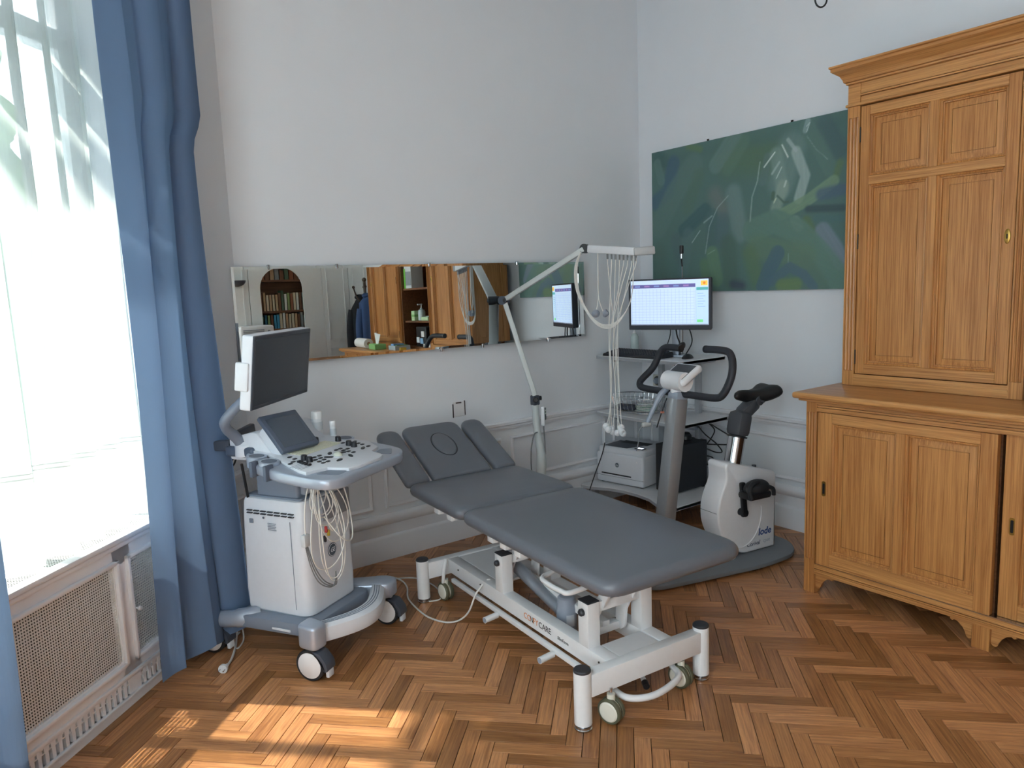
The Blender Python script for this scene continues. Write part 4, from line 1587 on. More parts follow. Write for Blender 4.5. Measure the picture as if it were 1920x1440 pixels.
for x, y in ((0.142, 0.16), (0.142, 0.775), (0.402, 0.16), (0.402, 0.775)):
    p = bo('post', B_().rbox((x, y, 0.198), (x + 0.056, y + 0.062, 0.372), 0.003), BW)
    bo('post_cap', B_().rbox((x - 0.0005, y - 0.0005, 0.371), (x + 0.0565, y + 0.0625, 0.377), 0.002, 1), CAPK, p)
    sx = x - 0.016 if x < 0.3 else x + 0.072
    bo('knob', B_().lathe([(0.006, 0), (0.014, 0.002), (0.014, 0.012), (0.009, 0.018), (0.0, 0.019)], (x if x < 0.3 else x + 0.056, y + 0.03, 0.335), (-1 if x < 0.3 else 1, 0, 0), 16), CAPK, p)
for y in (0.19, 0.805):
    bo('pivot_bar', B_().rbox((0.198, y - 0.02, 0.325), (0.402, y + 0.02, 0.365), 0.003), BW)
# lifting arms: curved plates from the pivots up to the upper frame
for x in (0.222, 0.366):
    for y in (0.19, 0.805):
        pts = [(y - 0.03, 0.365), (y + 0.03, 0.365), (y + 0.075, 0.30), (y + 0.085, 0.22), (y + 0.06, 0.175), (y + 0.03, 0.20), (y + 0.02, 0.28)]
        bo('rocker', B_().prism(rpoly(pts, 0.012, 3), x, x + 0.012, 'x', 0.002), BW)
        bo('arm', B_().beam((x + 0.006, y, 0.345), (x + 0.006, y - 0.10, 0.515), 0.014, 0.045, up=(0, 1, 0), r=0.003), BW)
bo('link', B_().beam((0.30, 0.25, 0.215), (0.30, 0.86, 0.235), 0.036, 0.036, r=0.004), BW)
bo('link', B_().rbox((0.23, 0.25, 0.182), (0.372, 0.29, 0.214), 0.003), BW)
bo('link_end', B_().rbox((0.372, 0.252, 0.183), (0.385, 0.288, 0.213), 0.003), BLACK)
bo('actuator_tube', B_().cyl((0.275, 0.52, 0.185), (0.275, 0.86, 0.265), 0.028, n=22).cyl((0.275, 0.82, 0.255), (0.275, 0.95, 0.286), 0.018, n=18), SILVER)
mo = bo('motor', B_().lathe([(0.030, 0.10), (0.043, 0.115), (0.044, 0.205), (0.040, 0.24), (0.037, 0.262), (0.030, 0.268), (0.0, 0.269)], (0.268, 0.47, 0), n=26), GPLA)
bo('motor_sticker', B_().add([(0.268 - 0.0446 * math.cos(a), 0.47 - 0.0446 * math.sin(a), z) for z in (0.15, 0.20) for a in (0.9, 1.1, 1.3, 1.5, 1.7)], [(i, i + 1, i + 6, i + 5) for i in range(4)]), mat('sticker', srgb(196, 200, 206), 0.5), mo)
bo('foot_bow', B_().tube([(0.175, 0.12, 0.12), (0.172, 0.06, 0.082), (0.190, -0.01, 0.072), (0.285, -0.045, 0.070), (0.430, -0.010, 0.072), (0.462, 0.06, 0.082), (0.460, 0.12, 0.12)], 0.0125, 12, smooth=6), BW)
pdl = bo('pedal', B_().tube([(0.36, 0.16, 0.13), (0.33, 0.09, 0.085), (0.30, 0.03, 0.075)], 0.010, 10, smooth=4), BW)
bo('pedal_tip', B_().cyl((0.302, 0.034, 0.075), (0.290, 0.010, 0.072), 0.0125, n=14), BLACK, pdl)
bo('pedal_arm', B_().cyl((0.33, 0.085, 0.083), (0.39, 0.10, 0.12), 0.008, n=10), BW, pdl)
bo('hand_bow', B_().tube([(0.20, 0.36, 0.455), (0.10, 0.335, 0.452), (0.048, 0.315, 0.45), (0.035, 0.26, 0.45), (0.036, 0.18, 0.45), (0.055, 0.143, 0.45), (0.20, 0.15, 0.455)], 0.010, 10, smooth=6), BW)
# upper frame
for x in (0.10, 0.472):
    bo('rail', B_().rbox((x, -0.05, 0.508), (x + 0.03, 0.83, 0.538), 0.003), BW)
for y in (0.06, 0.70):
    bo('cross_rail', B_().rbox((0.13, y, 0.508), (0.472, y + 0.03, 0.536), 0.003), BW)
for y in (0.42, 0.53, 0.63):
    bo('bracket', B_().rbox((0.018, y, 0.500), (0.06, y + 0.045, 0.540), 0.003), BW)
for x in (0.10, 0.472):
    bo('rail', B_().rbox((x, 0.86, 0.508), (x + 0.03, 1.36, 0.538), 0.003), BW)
for y in (0.90, 1.25):
    bo('cross_rail', B_().rbox((0.13, y, 0.508), (0.472, y + 0.03, 0.536), 0.003), BW)
for y in (1.00, 1.13):
    bo('bracket', B_().rbox((0.018, y, 0.498), (0.06, y + 0.05, 0.540), 0.003), BW)
bo('gas_spring', B_().cyl((0.32, 0.75, 0.45), (0.32, 1.30, 0.52), 0.010), SILVER)
for x in (0.222, 0.366):
    bo('hinge_plate', B_().prism(rpoly([(0.78, 0.50), (0.92, 0.52), (0.90, 0.46), (0.84, 0.42), (0.78, 0.44)], 0.01, 3), x, x + 0.008, 'x'), BW)


def pad(poly, z0, z1, r=0.024, dome=0.006, c=None):
    """upholstered slab: rounded outline, soft edges, slightly domed"""
    b = bmesh.new()
    n = len(poly)
    cx = (min(p[0] for p in poly) + max(p[0] for p in poly)) / 2
    cy = (min(p[1] for p in poly) + max(p[1] for p in poly)) / 2
    hx = max(p[0] for p in poly) - cx
    hy = max(p[1] for p in poly) - cy
    rings = []
    h = z1 - z0
    prof = [(r + 0.008, z0)]
    for k in range(9):
        a = -PI / 2 + PI * k / 8
        prof.append((r * (1 - math.cos(a)), z0 + h / 2 + h / 2 * math.sin(a)))
    m = min(hx, hy)
    prof += [(r + (m - r) * 0.25, z1 + dome * 0.55), (r + (m - r) * 0.6, z1 + dome * 0.92)]
    for t, z in prof:
        sx, sy = (hx - t) / hx, (hy - t) / hy
        rings.append([b.verts.new((cx + (p[0] - cx) * sx, cy + (p[1] - cy) * sy, z)) for p in poly])
    for i in range(len(rings) - 1):
        for k in range(n):
            k2 = (k + 1) % n
            b.faces.new((rings[i][k], rings[i][k2], rings[i + 1][k2], rings[i + 1][k]))
    b.faces.new(rings[0][::-1])
    b.faces.new(rings[-1])
    return MB().bm(b)


def rr(x0, y0, x1, y1, rs, seg=7):
    return rpoly([(x0, y0), (x1, y0), (x1, y1), (x0, y1)], rs, seg)


bo('leg_cushion', pad(rr(-0.022, -0.165, 0.625, 0.842, [0.085, 0.085, 0.06, 0.06]), 0.538, 0.598, 0.026), VIN, ang=60)
bo('seat_cushion', pad(rr(-0.022, 0.850, 0.625, 1.392, [0.055, 0.055, 0.05, 0.05]), 0.538, 0.598, 0.026), VIN, ang=60)
HM = Matrix.Translation((0, 1.398, 0.578)) @ Matrix.Rotation(math.radians(26), 4, 'X')
for nm, x0, x1 in (('arm_cushion', -0.022, 0.112), ('head_cushion', 0.130, 0.473), ('arm_cushion', 0.491, 0.625)):
    b = pad(rr(x0, 0.0, x1, 0.465 if nm == 'head_cushion' else 0.455, [0.025, 0.025, 0.06, 0.06]), -0.022, 0.026, 0.020, 0.004)
    b.v = [tuple(HM @ Vector(p)) for p in b.v]
    hc_ = bo(nm, b, VIN, ang=60)
    if nm == 'head_cushion':
        el = [(0.302 + 0.062 * math.cos(2 * PI * k / 40), 0.255 + 0.098 * math.sin(2 * PI * k / 40) * (1 + 0.0 * k)) for k in range(40)]
        b = pad(el, 0.012, 0.0385, 0.012, 0.001)
        b.v = [tuple(HM @ Vector(p)) for p in b.v]
        bo('face_plug', b, VIN, hc_, ang=60)
        b = B_()
        b.tube([(0.302 + 0.064 * math.cos(2 * PI * k / 40), 0.255 + 0.100 * math.sin(2 * PI * k / 40), 0.0295) for k in range(40)], 0.0028, 6, closed=True)
        b.v = [tuple(HM @ Vector(p)) for p in b.v]
        bo('plug_seam', b, mat('seam_dark', srgb(44, 46, 52), 0.6), hc_)
for x in (0.16, 0.42):
    b = B_().rbox((x, 0.02, -0.05), (x + 0.03, 0.40, -0.022), 0.003)
    b.v = [tuple(HM @ Vector(p)) for p in b.v]
    bo('head_rail', b, BW)
for y in (0.14, 0.30):
    b = B_().rbox((0.10, y, -0.040), (0.50, y + 0.02, -0.024), 0.003)
    b.v = [tuple(HM @ Vector(p)) for p in b.v]
    bo('head_strut', b, BW)


def castor(par, mk, x, y, r, ang, top, tyre, face, tw=0.017, gap=0.010, stem=CHROME, rs=0.006):
    """twin-wheel castor at x, y; axle direction given by ang"""
    ax = Vector((math.cos(ang), math.sin(ang), 0))
    c = Vector((x, y, r))
    fk = mk('castor', B_().cyl(c - ax * (gap / 2), c + ax * (gap / 2), r * 0.82, n=24).cyl(c + Vector((0, 0, r * 0.6)), c + Vector((0, 0, r * 1.35)), r * 0.32, n=18), face, par)
    mk('stem', B_().cyl((x, y, r * 1.3), (x, y, top), rs, n=14), stem, fk)
    for s in (-1, 1):
        p0 = c + ax * (s * gap / 2)
        mk('tyre', B_().lathe([(r * 0.72, 0.0), (r * 0.96, 0.0), (r, 0.002), (r, tw - 0.004), (r * 0.93, tw), (r * 0.80, tw)], p0, ax * s, 30), tyre, fk)
        mk('hubcap', B_().lathe([(r * 0.80, 0.002), (r * 0.80, tw), (r * 0.70, tw + 0.004), (0.0, tw + 0.006)], p0, ax * s, 30), face, fk)
    return fk


mkb = lambda n, b, m, p: bo(n, b, m, p)
IVORY = mat('castor_ivory', srgb(232, 229, 216), 0.4)
for x, y, a in ((0.118, 0.005, 0.35), (0.482, 0.03, 0.2), (0.112, 1.29, 0.1), (0.49, 1.29, 0.2)):
    castor(bed, mkb, x, y, 0.046, a, 0.13, OLIVE, IVORY)
lv = bo('brake_lever', B_().tube([(0.105, 1.30, 0.085), (0.098, 1.285, 0.10), (0.100, 1.275, 0.16), (0.118, 1.285, 0.212)], 0.009, 10, smooth=5), BW)
for y in (0.10, 0.98, 1.20):
    bo('screw', B_().sphere((0.1415, y, 0.175), 0.004, 8, 6), mat('iron', srgb(60, 52, 44)))
# lettering on the side beam
ORANGE = mat('print_orange', srgb(226, 140, 84), 0.5)
INK = mat('print_black', srgb(44, 44, 48), 0.5)
TX = rotm((0, -1, 0), (0, 0, 1))
for txt, y, m in (('CO', 0.606, ORANGE), ('N', 0.560, INK), ('FY', 0.536, ORANGE), ('CARE', 0.494, INK)):
    letters('lettering', txt, 0.036, m, bed, (0.1412, y, 0.168), TX, align='LEFT')
letters('lettering', 'SlimForm', 0.019, INK, bed, (0.1412, 0.362, 0.165), TX, align='LEFT', shear=0.2)

# ------------------------------------------------------------------ ultrasound trolley
us = thing('ultrasound_trolley', 'white and silver ultrasound machine on castors near the curtain', 'ultrasound machine', (-2.982, -1.098, 0), math.atan2(0.4894, 0.872))


def uo(name, b, m, p=None, **k):
    return obj(name, b, m, p or us, **k)


UW = mat('device_white', srgb(222, 226, 234), 0.42)
UG = mat('device_grey', srgb(128, 138, 154), 0.45)
UD = mat('device_slate', srgb(88, 98, 116), 0.42)
USIL = mat('device_silver', srgb(176, 186, 202), 0.28, metal=0.35)
KB = mat('key_black', srgb(36, 38, 46), 0.4)
# lower body: rounded, slightly tapering box
b = B_()
n0 = rpoly([(0.115, 0.135), (0.435, 0.135), (0.435, 0.475), (0.115, 0.475)], [0.055, 0.03, 0.03, 0.02], 6)
rings = []
for z, t in ((0.205, 0.012), (0.215, 0.003), (0.30, 0.0), (0.60, 0.006), (0.685, 0.010), (0.70, 0.016), (0.704, 0.026)):
    rings.append([((x - 0.275) * (1 - t / 0.17) + 0.275, (y - 0.305) * (1 - t / 0.17) + 0.305, z) for x, y in n0])
n = len(n0)
vs = [p for r_ in rings for p in r_]
fs = [(i * n + k, i * n + (k + 1) % n, (i + 1) * n + (k + 1) % n, (i + 1) * n + k) for i in range(len(rings) - 1) for k in range(n)]
fs += [tuple(range(n))[::-1], tuple(range((len(rings) - 1) * n, len(rings) * n))]
b.add(vs, fs)
body = uo('body', b, UW)
uo('top_tray', B_().prism(rrect(0.140, 0.16, 0.415, 0.46, 0.02), 0.7035, 0.712, r=0.003), UG)
uo('probe_bay', B_().rbox((0.235, 0.1315, 0.590), (0.425, 0.16, 0.694), 0.006), mat('bay_grey', srgb(150, 154, 164), 0.5))
uo('bay_slot', B_().box((0.385, 0.1305, 0.615), (0.389, 0.133, 0.665)), UD)
for k in range(7):
    for j in range(2):
        y0 = 0.435 - k * 0.037
        uo('vent_slot', B_().box((0.1135, y0 - 0.027, 0.650 - j * 0.012), (0.122, y0, 0.654 - j * 0.012)), KB, body)
uo('socket', B_().rbox((0.1135, 0.405, 0.595), (0.12, 0.425, 0.615), 0.003), UG, body)
uo('maker_dot', B_().cyl((0.1150, 0.345, 0.625), (0.1138, 0.345, 0.625), 0.005), UD, body)
for k in range(5):
    uo('small_print', B_().box((0.1132, 0.28 + 0.006 * (k % 2), 0.603 - 0.007 * k), (0.116, 0.325, 0.6045 - 0.007 * k)), UG, body)
uo('seam', B_().box((0.1138, 0.205, 0.24), (0.116, 0.2065, 0.62)), UG, body)
# round emblem on the front
em = uo('emblem', B_().lathe([(0.030, 0), (0.030, 0.0015), (0.028, 0.002), (0.0, 0.002)], (0.285, 0.1355, 0.452), (0, -1, 0), 32), mat('emblem_slate', srgb(70, 84, 100), 0.4))
uo('emblem_ring', B_().tube([(0.285 + 0.026 * math.cos(a), 0.133, 0.452 + 0.026 * math.sin(a)) for a in [2 * PI * k / 40 for k in range(40)]], 0.0012, 5, closed=True), UW, em)
letters('lettering', 'GE', 0.028, UW, em, (0.285, 0.1332, 0.4515), rotm((1, 0, 0), (0, 0, 1)), shear=0.35, spacing=0.8)
# chassis
uo('chassis', B_().prism(rpoly([(0.07, 0.09), (0.48, 0.09), (0.50, 0.50), (0.05, 0.50)], 0.05, 5), 0.150, 0.206, r=0.01), UG)
uo('chassis_plate', B_().rbox((0.060, 0.20, 0.165), (0.064, 0.34, 0.175), 0.001, 1), UW)
# front corner housings and curved foot rail
uo('corner_housing', B_().prism(rpoly([(0.005, 0.030), (0.085, 0.022), (0.105, 0.13), (0.015, 0.13)], 0.03, 5), 0.132, 0.232, r=0.014, seg=3), USIL)
uo('corner_housing', B_().prism(rpoly([(0.535, 0.025), (0.615, 0.030), (0.620, 0.10), (0.50, 0.30), (0.44, 0.28), (0.46, 0.16)], 0.03, 5), 0.138, 0.215, r=0.014, seg=3), USIL)
b = B_()
pts, N = [], 16
vs, fs = [], []
for i in range(N + 1):
    t = i / N
    x = 0.085 + 0.435 * t
    y = 0.065 - 0.095 * math.sin(PI * t)
    z0 = 0.150 + 0.02 * math.sin(PI * t) * 0
    sec = [(0.060, -0.010), (0.060, 0.040), (0.044, 0.060), (0.0, 0.060), (-0.018, 0.048), (-0.024, 0.015), (-0.014, -0.012)]
    for dy, dz in sec:
        vs.append((x, y + dy, z0 + dz))
k = 7
for i in range(N):
    for j in range(k):
        j2 = (j + 1) % k
        fs.append((i * k + j, i * k + j2, (i + 1) * k + j2, (i + 1) * k + j))
fs += [tuple(range(k))[::-1], tuple(range(N * k, N * k + k))]
fr_ = uo('foot_rail', B_().add(vs, fs), UW)
for dy in (0.008, 0.020, 0.032):
    uo('rail_groove', B_().tube([(0.10 + 0.405 * i / N, 0.065 - 0.095 * math.sin(PI * (0.035 + 0.93 * i / N)) + dy, 0.2103) for i in range(N + 1)], 0.0022, 6), UG, fr_)
# rear arms
for sx, x0, x1 in ((-1, 0.125, 0.075), (1, 0.44, 0.54)):
    p = [(x0, 0.42, 0.180), (x0 + sx * 0.04, 0.46, 0.182), (x0 + sx * 0.06, 0.53, 0.172), (x1 + sx * 0.02, 0.61, 0.165)]
    uo('rear_arm', B_().tube(p, [0.042, 0.040, 0.036, 0.034], 14, smooth=6), USIL)


def big_castor(x, y, ang, lock):
    r = 0.066
    ax = Vector((math.cos(ang), math.sin(ang), 0))
    up = Vector((0, 0, 1))
    fw = up.cross(ax)
    c = Vector((x, y, r))
    f = uo('castor', B_().cyl(c + up * 0.045, c + up * 0.085, 0.024, n=20).rbox((c.x - 0.018, c.y - 0.018, 0.095), (c.x + 0.018, c.y + 0.018, 0.140), 0.006), UW)
    for s in (-1, 1):
        p0 = c + ax * (s * 0.008)
        uo('tyre', B_().lathe([(r * 0.78, 0.0), (r * 0.95, 0), (r, 0.004), (r, 0.017), (r * 0.94, 0.021), (r * 0.84, 0.021)], p0, ax * s, 36), RUBBER, f)
        uo('hubcap', B_().lathe([(r * 0.84, 0.0), (r * 0.84, 0.020), (r * 0.76, 0.024), (0, 0.026)], p0, ax * s, 36), WHITE, f)
    m = Matrix((fw, ax, up)).transposed().to_4x4()
    m.translation = c
    bb = B_()
    bb.M = m
    bb.prism(rpoly([(0.010, 0.062), (0.050, 0.058), (0.082, 0.020), (0.086, -0.015), (0.066, -0.02), (0.062, 0.015), (0.040, 0.040)], 0.010, 3), -0.030, 0.030, 'y', r=0.004)
    uo('brake_pedal', bb, DGREY, f)
    bb = B_()
    bb.M = m
    bb.rbox((0.068, -0.018, -0.045), (0.084, 0.018, -0.012), 0.004)
    uo('pedal_tab', bb, UW, f)


big_castor(0.045, 0.075, 3.2, 1)
big_castor(0.575, 0.070, 3.2, 1)
big_castor(0.08, 0.645, 3.3, 0)
big_castor(0.58, 0.60, 2.4, 0)

# column
cl = uo('column', B_().prism(rrect(0.155, 0.19, 0.355, 0.41, 0.015), 0.705, 0.875), UG)
uo('column_front', B_().rbox((0.175, 0.165, 0.72), (0.335, 0.192, 0.868), 0.006), USIL, cl)
uo('cable_hook', B_().tube([(0.165, 0.180, 0.835), (0.135, 0.12, 0.825), (0.125, 0.08, 0.83), (0.125, 0.055, 0.845)], 0.009, 8, smooth=4), UG, cl)
uo('connector', B_().rbox((0.192, 0.115, 0.775), (0.230, 0.170, 0.825), 0.006), WPLA, cl)
uo('rod', B_().cyl((0.135, 0.44, 0.70), (0.115, 0.44, 0.85), 0.006, n=10), BLACK, cl)

# console, tilted slightly towards the operator
CT = Matrix(((1, 0, 0, 0), (0, 1, 0, 0), (0, 0.08, 1, 0.88), (0, 0, 0, 1)))


def cm(b):
    b.v = [tuple(CT @ Vector(p)) for p in b.v]
    return b


outer = [(0.10, 0.40), (-0.005, 0.27), (-0.050, 0.10), (-0.056, -0.06), (-0.040, -0.125), (0.02, -0.158), (0.13, -0.150), (0.30, -0.150), (0.43, -0.150), (0.505, -0.110), (0.530, -0.03), (0.535, 0.10), (0.53, 0.30), (0.47, 0.40)]
uo('console_rim', cm(B_().prism(rpoly(outer[::-1], 0.03, 4), -0.050, -0.008, r=0.010, seg=3)), USIL)
deck = [(0.115, 0.40), (0.090, 0.262), (0.055, 0.175), (-0.018, 0.02), (-0.025, -0.02), (0.070, -0.045), (0.105, -0.120), (0.15, -0.132), (0.30, -0.132), (0.345, -0.115), (0.365, -0.045), (0.44, -0.025), (0.495, 0.06), (0.500, 0.27), (0.455, 0.40)]
con = uo('console', cm(B_().prism(deck[::-1], -0.012, 0.004, r=0.003)), UW)
uo('palm_recess', cm(B_().prism(rpoly([(0.0, -0.04), (0.075, -0.05), (0.105, -0.115), (0.04, -0.12)][::-1], 0.015, 3), -0.0085, -0.0065)), UG, con)
uo('palm_recess', cm(B_().prism(rpoly([(0.37, -0.055), (0.44, -0.035), (0.48, -0.07), (0.40, -0.12)][::-1], 0.015, 3), -0.0085, -0.0065)), UG, con)
# side probe holders
for cx, cy in ((0.055, 0.295), (0.022, 0.200), (0.490, 0.185)):
    h = uo('probe_holder', cm(B_().lathe([(0.030, -0.045), (0.040, -0.040), (0.041, 0.004), (0.031, 0.005), (0.030, -0.02)], (cx, cy, 0), n=24)), USIL)
    uo('holder_liner', cm(B_().lathe([(0.029, 0.0045), (0.029, -0.012), (0.0, -0.013)], (cx, cy, 0), n=24)), UD, h)
uo('holder_strap', cm(B_().rbox((-0.038, 0.235, -0.055), (0.0, 0.250, 0.006), 0.003)), UD)
uo('holder_strap', cm(B_().rbox((-0.055, 0.150, -0.055), (-0.010, 0.165, 0.006), 0.003)), UD)
# keyboard
kb = B_()
for r_ in range(5):
    for c_ in range(14):
        x0 = 0.142 + c_ * 0.0178 + 0.002 * r_
        y0 = 0.205 - r_ * 0.0165
        kb.box((x0, y0, 0.004), (x0 + 0.0152, y0 + 0.0138, 0.0075))
ko = uo('keys', cm(kb), mat('key_ivory', srgb(226, 226, 206), 0.5), con)
ko['kind'] = 'stuff'
for x, y in ((0.209, 0.248), (0.247, 0.247), (0.286, 0.246), (0.324, 0.246), (0.361, 0.245), (0.425, 0.174), (0.388, 0.089), (0.380, 0.056), (0.104, 0.095), (0.095, 0.061)):
    uo('knob', cm(B_().lathe([(0.0135, 0.004), (0.0125, 0.022), (0.010, 0.025), (0, 0.0255)], (x, y, 0), n=18)), KB, con)
for x, y in ((0.067, 0.088), (0.062, 0.073), (0.057, 0.058), (0.053, 0.043), (0.052, 0.026)):
    uo('slider_knob', cm(B_().rbox((x - 0.010, y - 0.0055, 0.004), (x + 0.008, y + 0.0055, 0.013), 0.003)), KB, con)
for k in range(5):
    uo('slider_track', cm(B_().box((-0.010, 0.070 - k * 0.013, 0.0038), (0.045, 0.0715 - k * 0.013, 0.0046))), UG, con)
for x, y in ((0.105, 0.169), (0.095, 0.135), (0.058, 0.112), (0.030, 0.102), (0.154, 0.086), (0.185, 0.085), (0.126, 0.058), (0.157, 0.057), (0.147, 0.032), (0.114, 0.029), (0.109, 0.005), (0.135, 0.003), (0.292, 0.083), (0.320, 0.083), (0.304, 0.055), (0.334, 0.056), (0.303, 0.028), (0.301, 0.002), (0.404, 0.133), (0.454, 0.106), (0.434, 0.073), (0.428, 0.048), (0.417, 0.009)):
    uo('button', cm(B_().prism(rrect(x - 0.010, y - 0.0065, x + 0.010, y + 0.0065, 0.004, 3), 0.0035, 0.007, r=0.001, seg=1)), KB, con)
for x, y, a in ((0.235, 0.072, 0.5), (0.187, 0.040, -0.9), (0.272, 0.038, -0.5), (0.252, -0.020, 1.0), (0.175, -0.023, 0.1), (0.378, 0.009, 0.4)):
    el = [(x + 0.019 * math.cos(t) * math.cos(a) - 0.0085 * math.sin(t) * math.sin(a), y + 0.019 * math.cos(t) * math.sin(a) + 0.0085 * math.sin(t) * math.cos(a)) for t in [2 * PI * k / 18 for k in range(18)]]
    uo('button', cm(B_().prism(el, 0.0035, 0.0075, r=0.001, seg=1)), KB, con)
uo('trackball', cm(B_().sphere((0.225, 0.024, 0.002), 0.020, 20, 12)), mat('trackball', srgb(214, 218, 206), 0.15), con)
uo('trackball_ring', cm(B_().lathe([(0.021, 0.0035), (0.026, 0.004), (0.026, 0.006), (0.021, 0.0065)], (0.225, 0.024, 0), n=26)), UW, con)
# rear housing carrying the touch screen
b = B_()
b.prism(rpoly([(0.262, 0.006), (0.30, 0.006), (0.42, 0.06), (0.42, 0.085), (0.36, 0.105)], 0.01, 3), 0.105, 0.205, 'x')
pts = [(0.268, 0.895), (0.275, 0.908), (0.345, 0.985), (0.37, 0.99), (0.50, 0.955), (0.50, 0.865), (0.27, 0.865)]
hs_ = uo('rear_housing', B_().prism(rpoly(pts, 0.012, 3), 0.115, 0.465, 'x', r=0.008, seg=2), UW)
uo('rear_cover', B_().rbox((0.100, 0.36, 0.880), (0.48, 0.515, 0.925), 0.012, 3), UD, hs_)
LM = Matrix.Translation((0.207, 0.252, 0.985)) @ Matrix.Rotation(-0.12, 4, 'Z') @ Matrix.Rotation(-0.774, 4, 'X')


def lcd(b, Mx):
    b.v = [tuple(Mx @ Vector(p)) for p in b.v]
    return b


ts = uo('touch_panel', lcd(B_().rbox((-0.100, -0.004, -0.096), (0.100, 0.018, 0.096), 0.006, 2), LM), UD)
uo('panel_stand', lcd(B_().rbox((-0.092, 0.012, -0.092), (0.09, 0.070, 0.06), 0.015, 2), LM), UW, ts)
SCR = mat('screen_off', srgb(84, 94, 108), 0.16, spec=0.6)
uo('panel_screen', lcd(B_().box((-0.080, -0.0050, -0.078), (0.080, -0.0042, 0.072)), LM), SCR, ts)
# monitor on its curved arm
MM = Matrix.Translation((0.185, 0.240, 1.256)) @ Matrix.Rotation(0.268, 4, 'Z') @ Matrix.Rotation(0.13, 4, 'X')
mn = uo('monitor', lcd(B_().rbox((-0.2525, 0.0, -0.145), (0.2525, 0.048, 0.145), 0.008, 3), MM), UW)
uo('monitor_back', lcd(B_().rbox((-0.16, 0.046, -0.10), (0.16, 0.085, 0.10), 0.02, 3), MM), UW, mn)
uo('bezel', lcd(B_().rbox((-0.2505, -0.002, -0.143), (0.2505, 0.012, 0.143), 0.003, 1), MM), DGREY, mn)
uo('screen', lcd(B_().box((-0.238, -0.003, -0.128), (0.238, -0.0018, 0.128)), MM), mat('monitor_glass', srgb(62, 68, 78), 0.22, spec=0.6), mn)
uo('grip', lcd(B_().rbox((-0.262, 0.012, -0.070), (-0.240, 0.066, 0.040), 0.006, 2), MM), UW, mn)
arm = uo('monitor_arm', B_().tube([(0.14, 0.43, 0.90), (0.10, 0.44, 0.965), (0.03, 0.42, 1.02), (0.0, 0.38, 1.07), (0.08, 0.32, 1.16)], [0.024, 0.023, 0.021, 0.020, 0.020, 0.020], 16, smooth=6), UG)
uo('arm_foot', B_().lathe([(0.048, 0.885), (0.046, 0.93), (0.034, 0.945), (0.0, 0.946)], (0.14, 0.43, 0), n=24), UW, arm)
uo('rear_bar', B_().beam((0.13, 0.50, 0.925), (0.12, 0.66, 0.912), 0.035, 0.045, r=0.008), DGREY)

# gel bottles in the console holders
for x, y, r, h, z, lb_ in ((0.463, 0.315, 0.024, 0.105, 0.915, 'large white gel bottle standing behind the ultrasound keyboard'), (0.500, 0.258, 0.015, 0.080, 0.892, 'small white gel bottle standing behind the ultrasound keyboard')):
    w = us.matrix_basis @ Vector((x, y, z))
    loc = Vector((-2.982, -1.098, 0)) + Vector((0.872 * x - 0.4894 * y, 0.4894 * x + 0.872 * y, z))
    g = thing('gel_bottle', lb_, 'bottle', loc)
    obj('bottle', B_().lathe([(r * 0.9, 0), (r, 0.004), (r, h * 0.62), (r * 0.92, h * 0.68)], n=22), WPLA, g)
    obj('cap', B_().lathe([(r * 1.0, h * 0.68), (r * 1.02, h * 0.7), (r * 1.02, h * 0.97), (r * 0.95, h), (0, h)], n=22), WHITE, g)
    obj('label', B_().lathe([(r * 1.01, h * 0.2), (r * 1.01, h * 0.55)], n=22), mat('bottle_label', srgb(206, 212, 218), 0.5), g)

# cable bundle hanging from the hook
cb = thing('ecg_cable_bundle', 'coiled ivory cables hanging from the hook under the ultrasound console', 'cable bundle', Vector((-2.982, -1.098, 0)), math.atan2(0.4894, 0.872))
HK = Vector((0.125, 0.070, 0.835))


def loop(w, h, y, ph, tilt, zc=0.0, r=0.0023, m=CABLE, nm='cable'):
    pts = []
    for k in range(20):
        a = 2 * PI * k / 20
        s = (1 - math.cos(a)) / 2
        pts.append(HK + Vector((w * math.sin(a) * (0.55 + 0.45 * s) + tilt * s, y - 0.035 * s * 1.0 + 0.012 * math.sin(2 * a + ph), -h * s + zc)))
    obj(nm, B_().tube(pts, r, 8, closed=True, smooth=3), m, cb)


for w, h, y, ph, tl_ in ((0.060, 0.165, 0.00, 0.0, -0.01), (0.066, 0.18, -0.006, 1.0, 0.0), (0.056, 0.15, 0.006, 2.0, -0.015), (0.070, 0.215, -0.012, 0.6, 0.01), (0.050, 0.25, -0.018, 1.7, 0.05), (0.070, 0.44, -0.022, 0.3, 0.02), (0.080, 0.455, -0.028, 1.3, 0.03), (0.125, 0.385, -0.030, 0.9, -0.02), (0.115, 0.30, -0.016, 2.0, 0.075)):
    loop(w, h, y, ph, tl_)
obj('cable', B_().tube([(0.225, 0.11, 0.80), (0.25, 0.08, 0.795), (0.28, 0.05, 0.74), (0.29, 0.03, 0.62), (0.25, 0.0, 0.53), (0.17, -0.01, 0.56), (0.12, 0.03, 0.66)], 0.0028, 8, smooth=6), CABLE, cb)
obj('adapter', B_().rbox((0.020, 0.050, 0.560), (0.052, 0.072, 0.610), 0.004), mat('clear_plastic', srgb(206, 210, 214), 0.2), cb)
obj('cable', B_().tube([(0.115, 0.06, 0.835), (0.06, 0.055, 0.78), (0.040, 0.058, 0.70), (0.036, 0.060, 0.60)], 0.0028, 8, smooth=6), CABLE, cb)
for k in range(3):
    obj('lead', B_().tube([(0.032 + 0.006 * k, 0.060, 0.56), (0.040 + 0.01 * k, 0.045, 0.47), (0.065 + 0.014 * k, 0.028, 0.40), (0.13 + 0.01 * k, 0.018, 0.365), (0.155, 0.02, 0.42)], 0.0026, 6, smooth=5), CABLEG, cb)
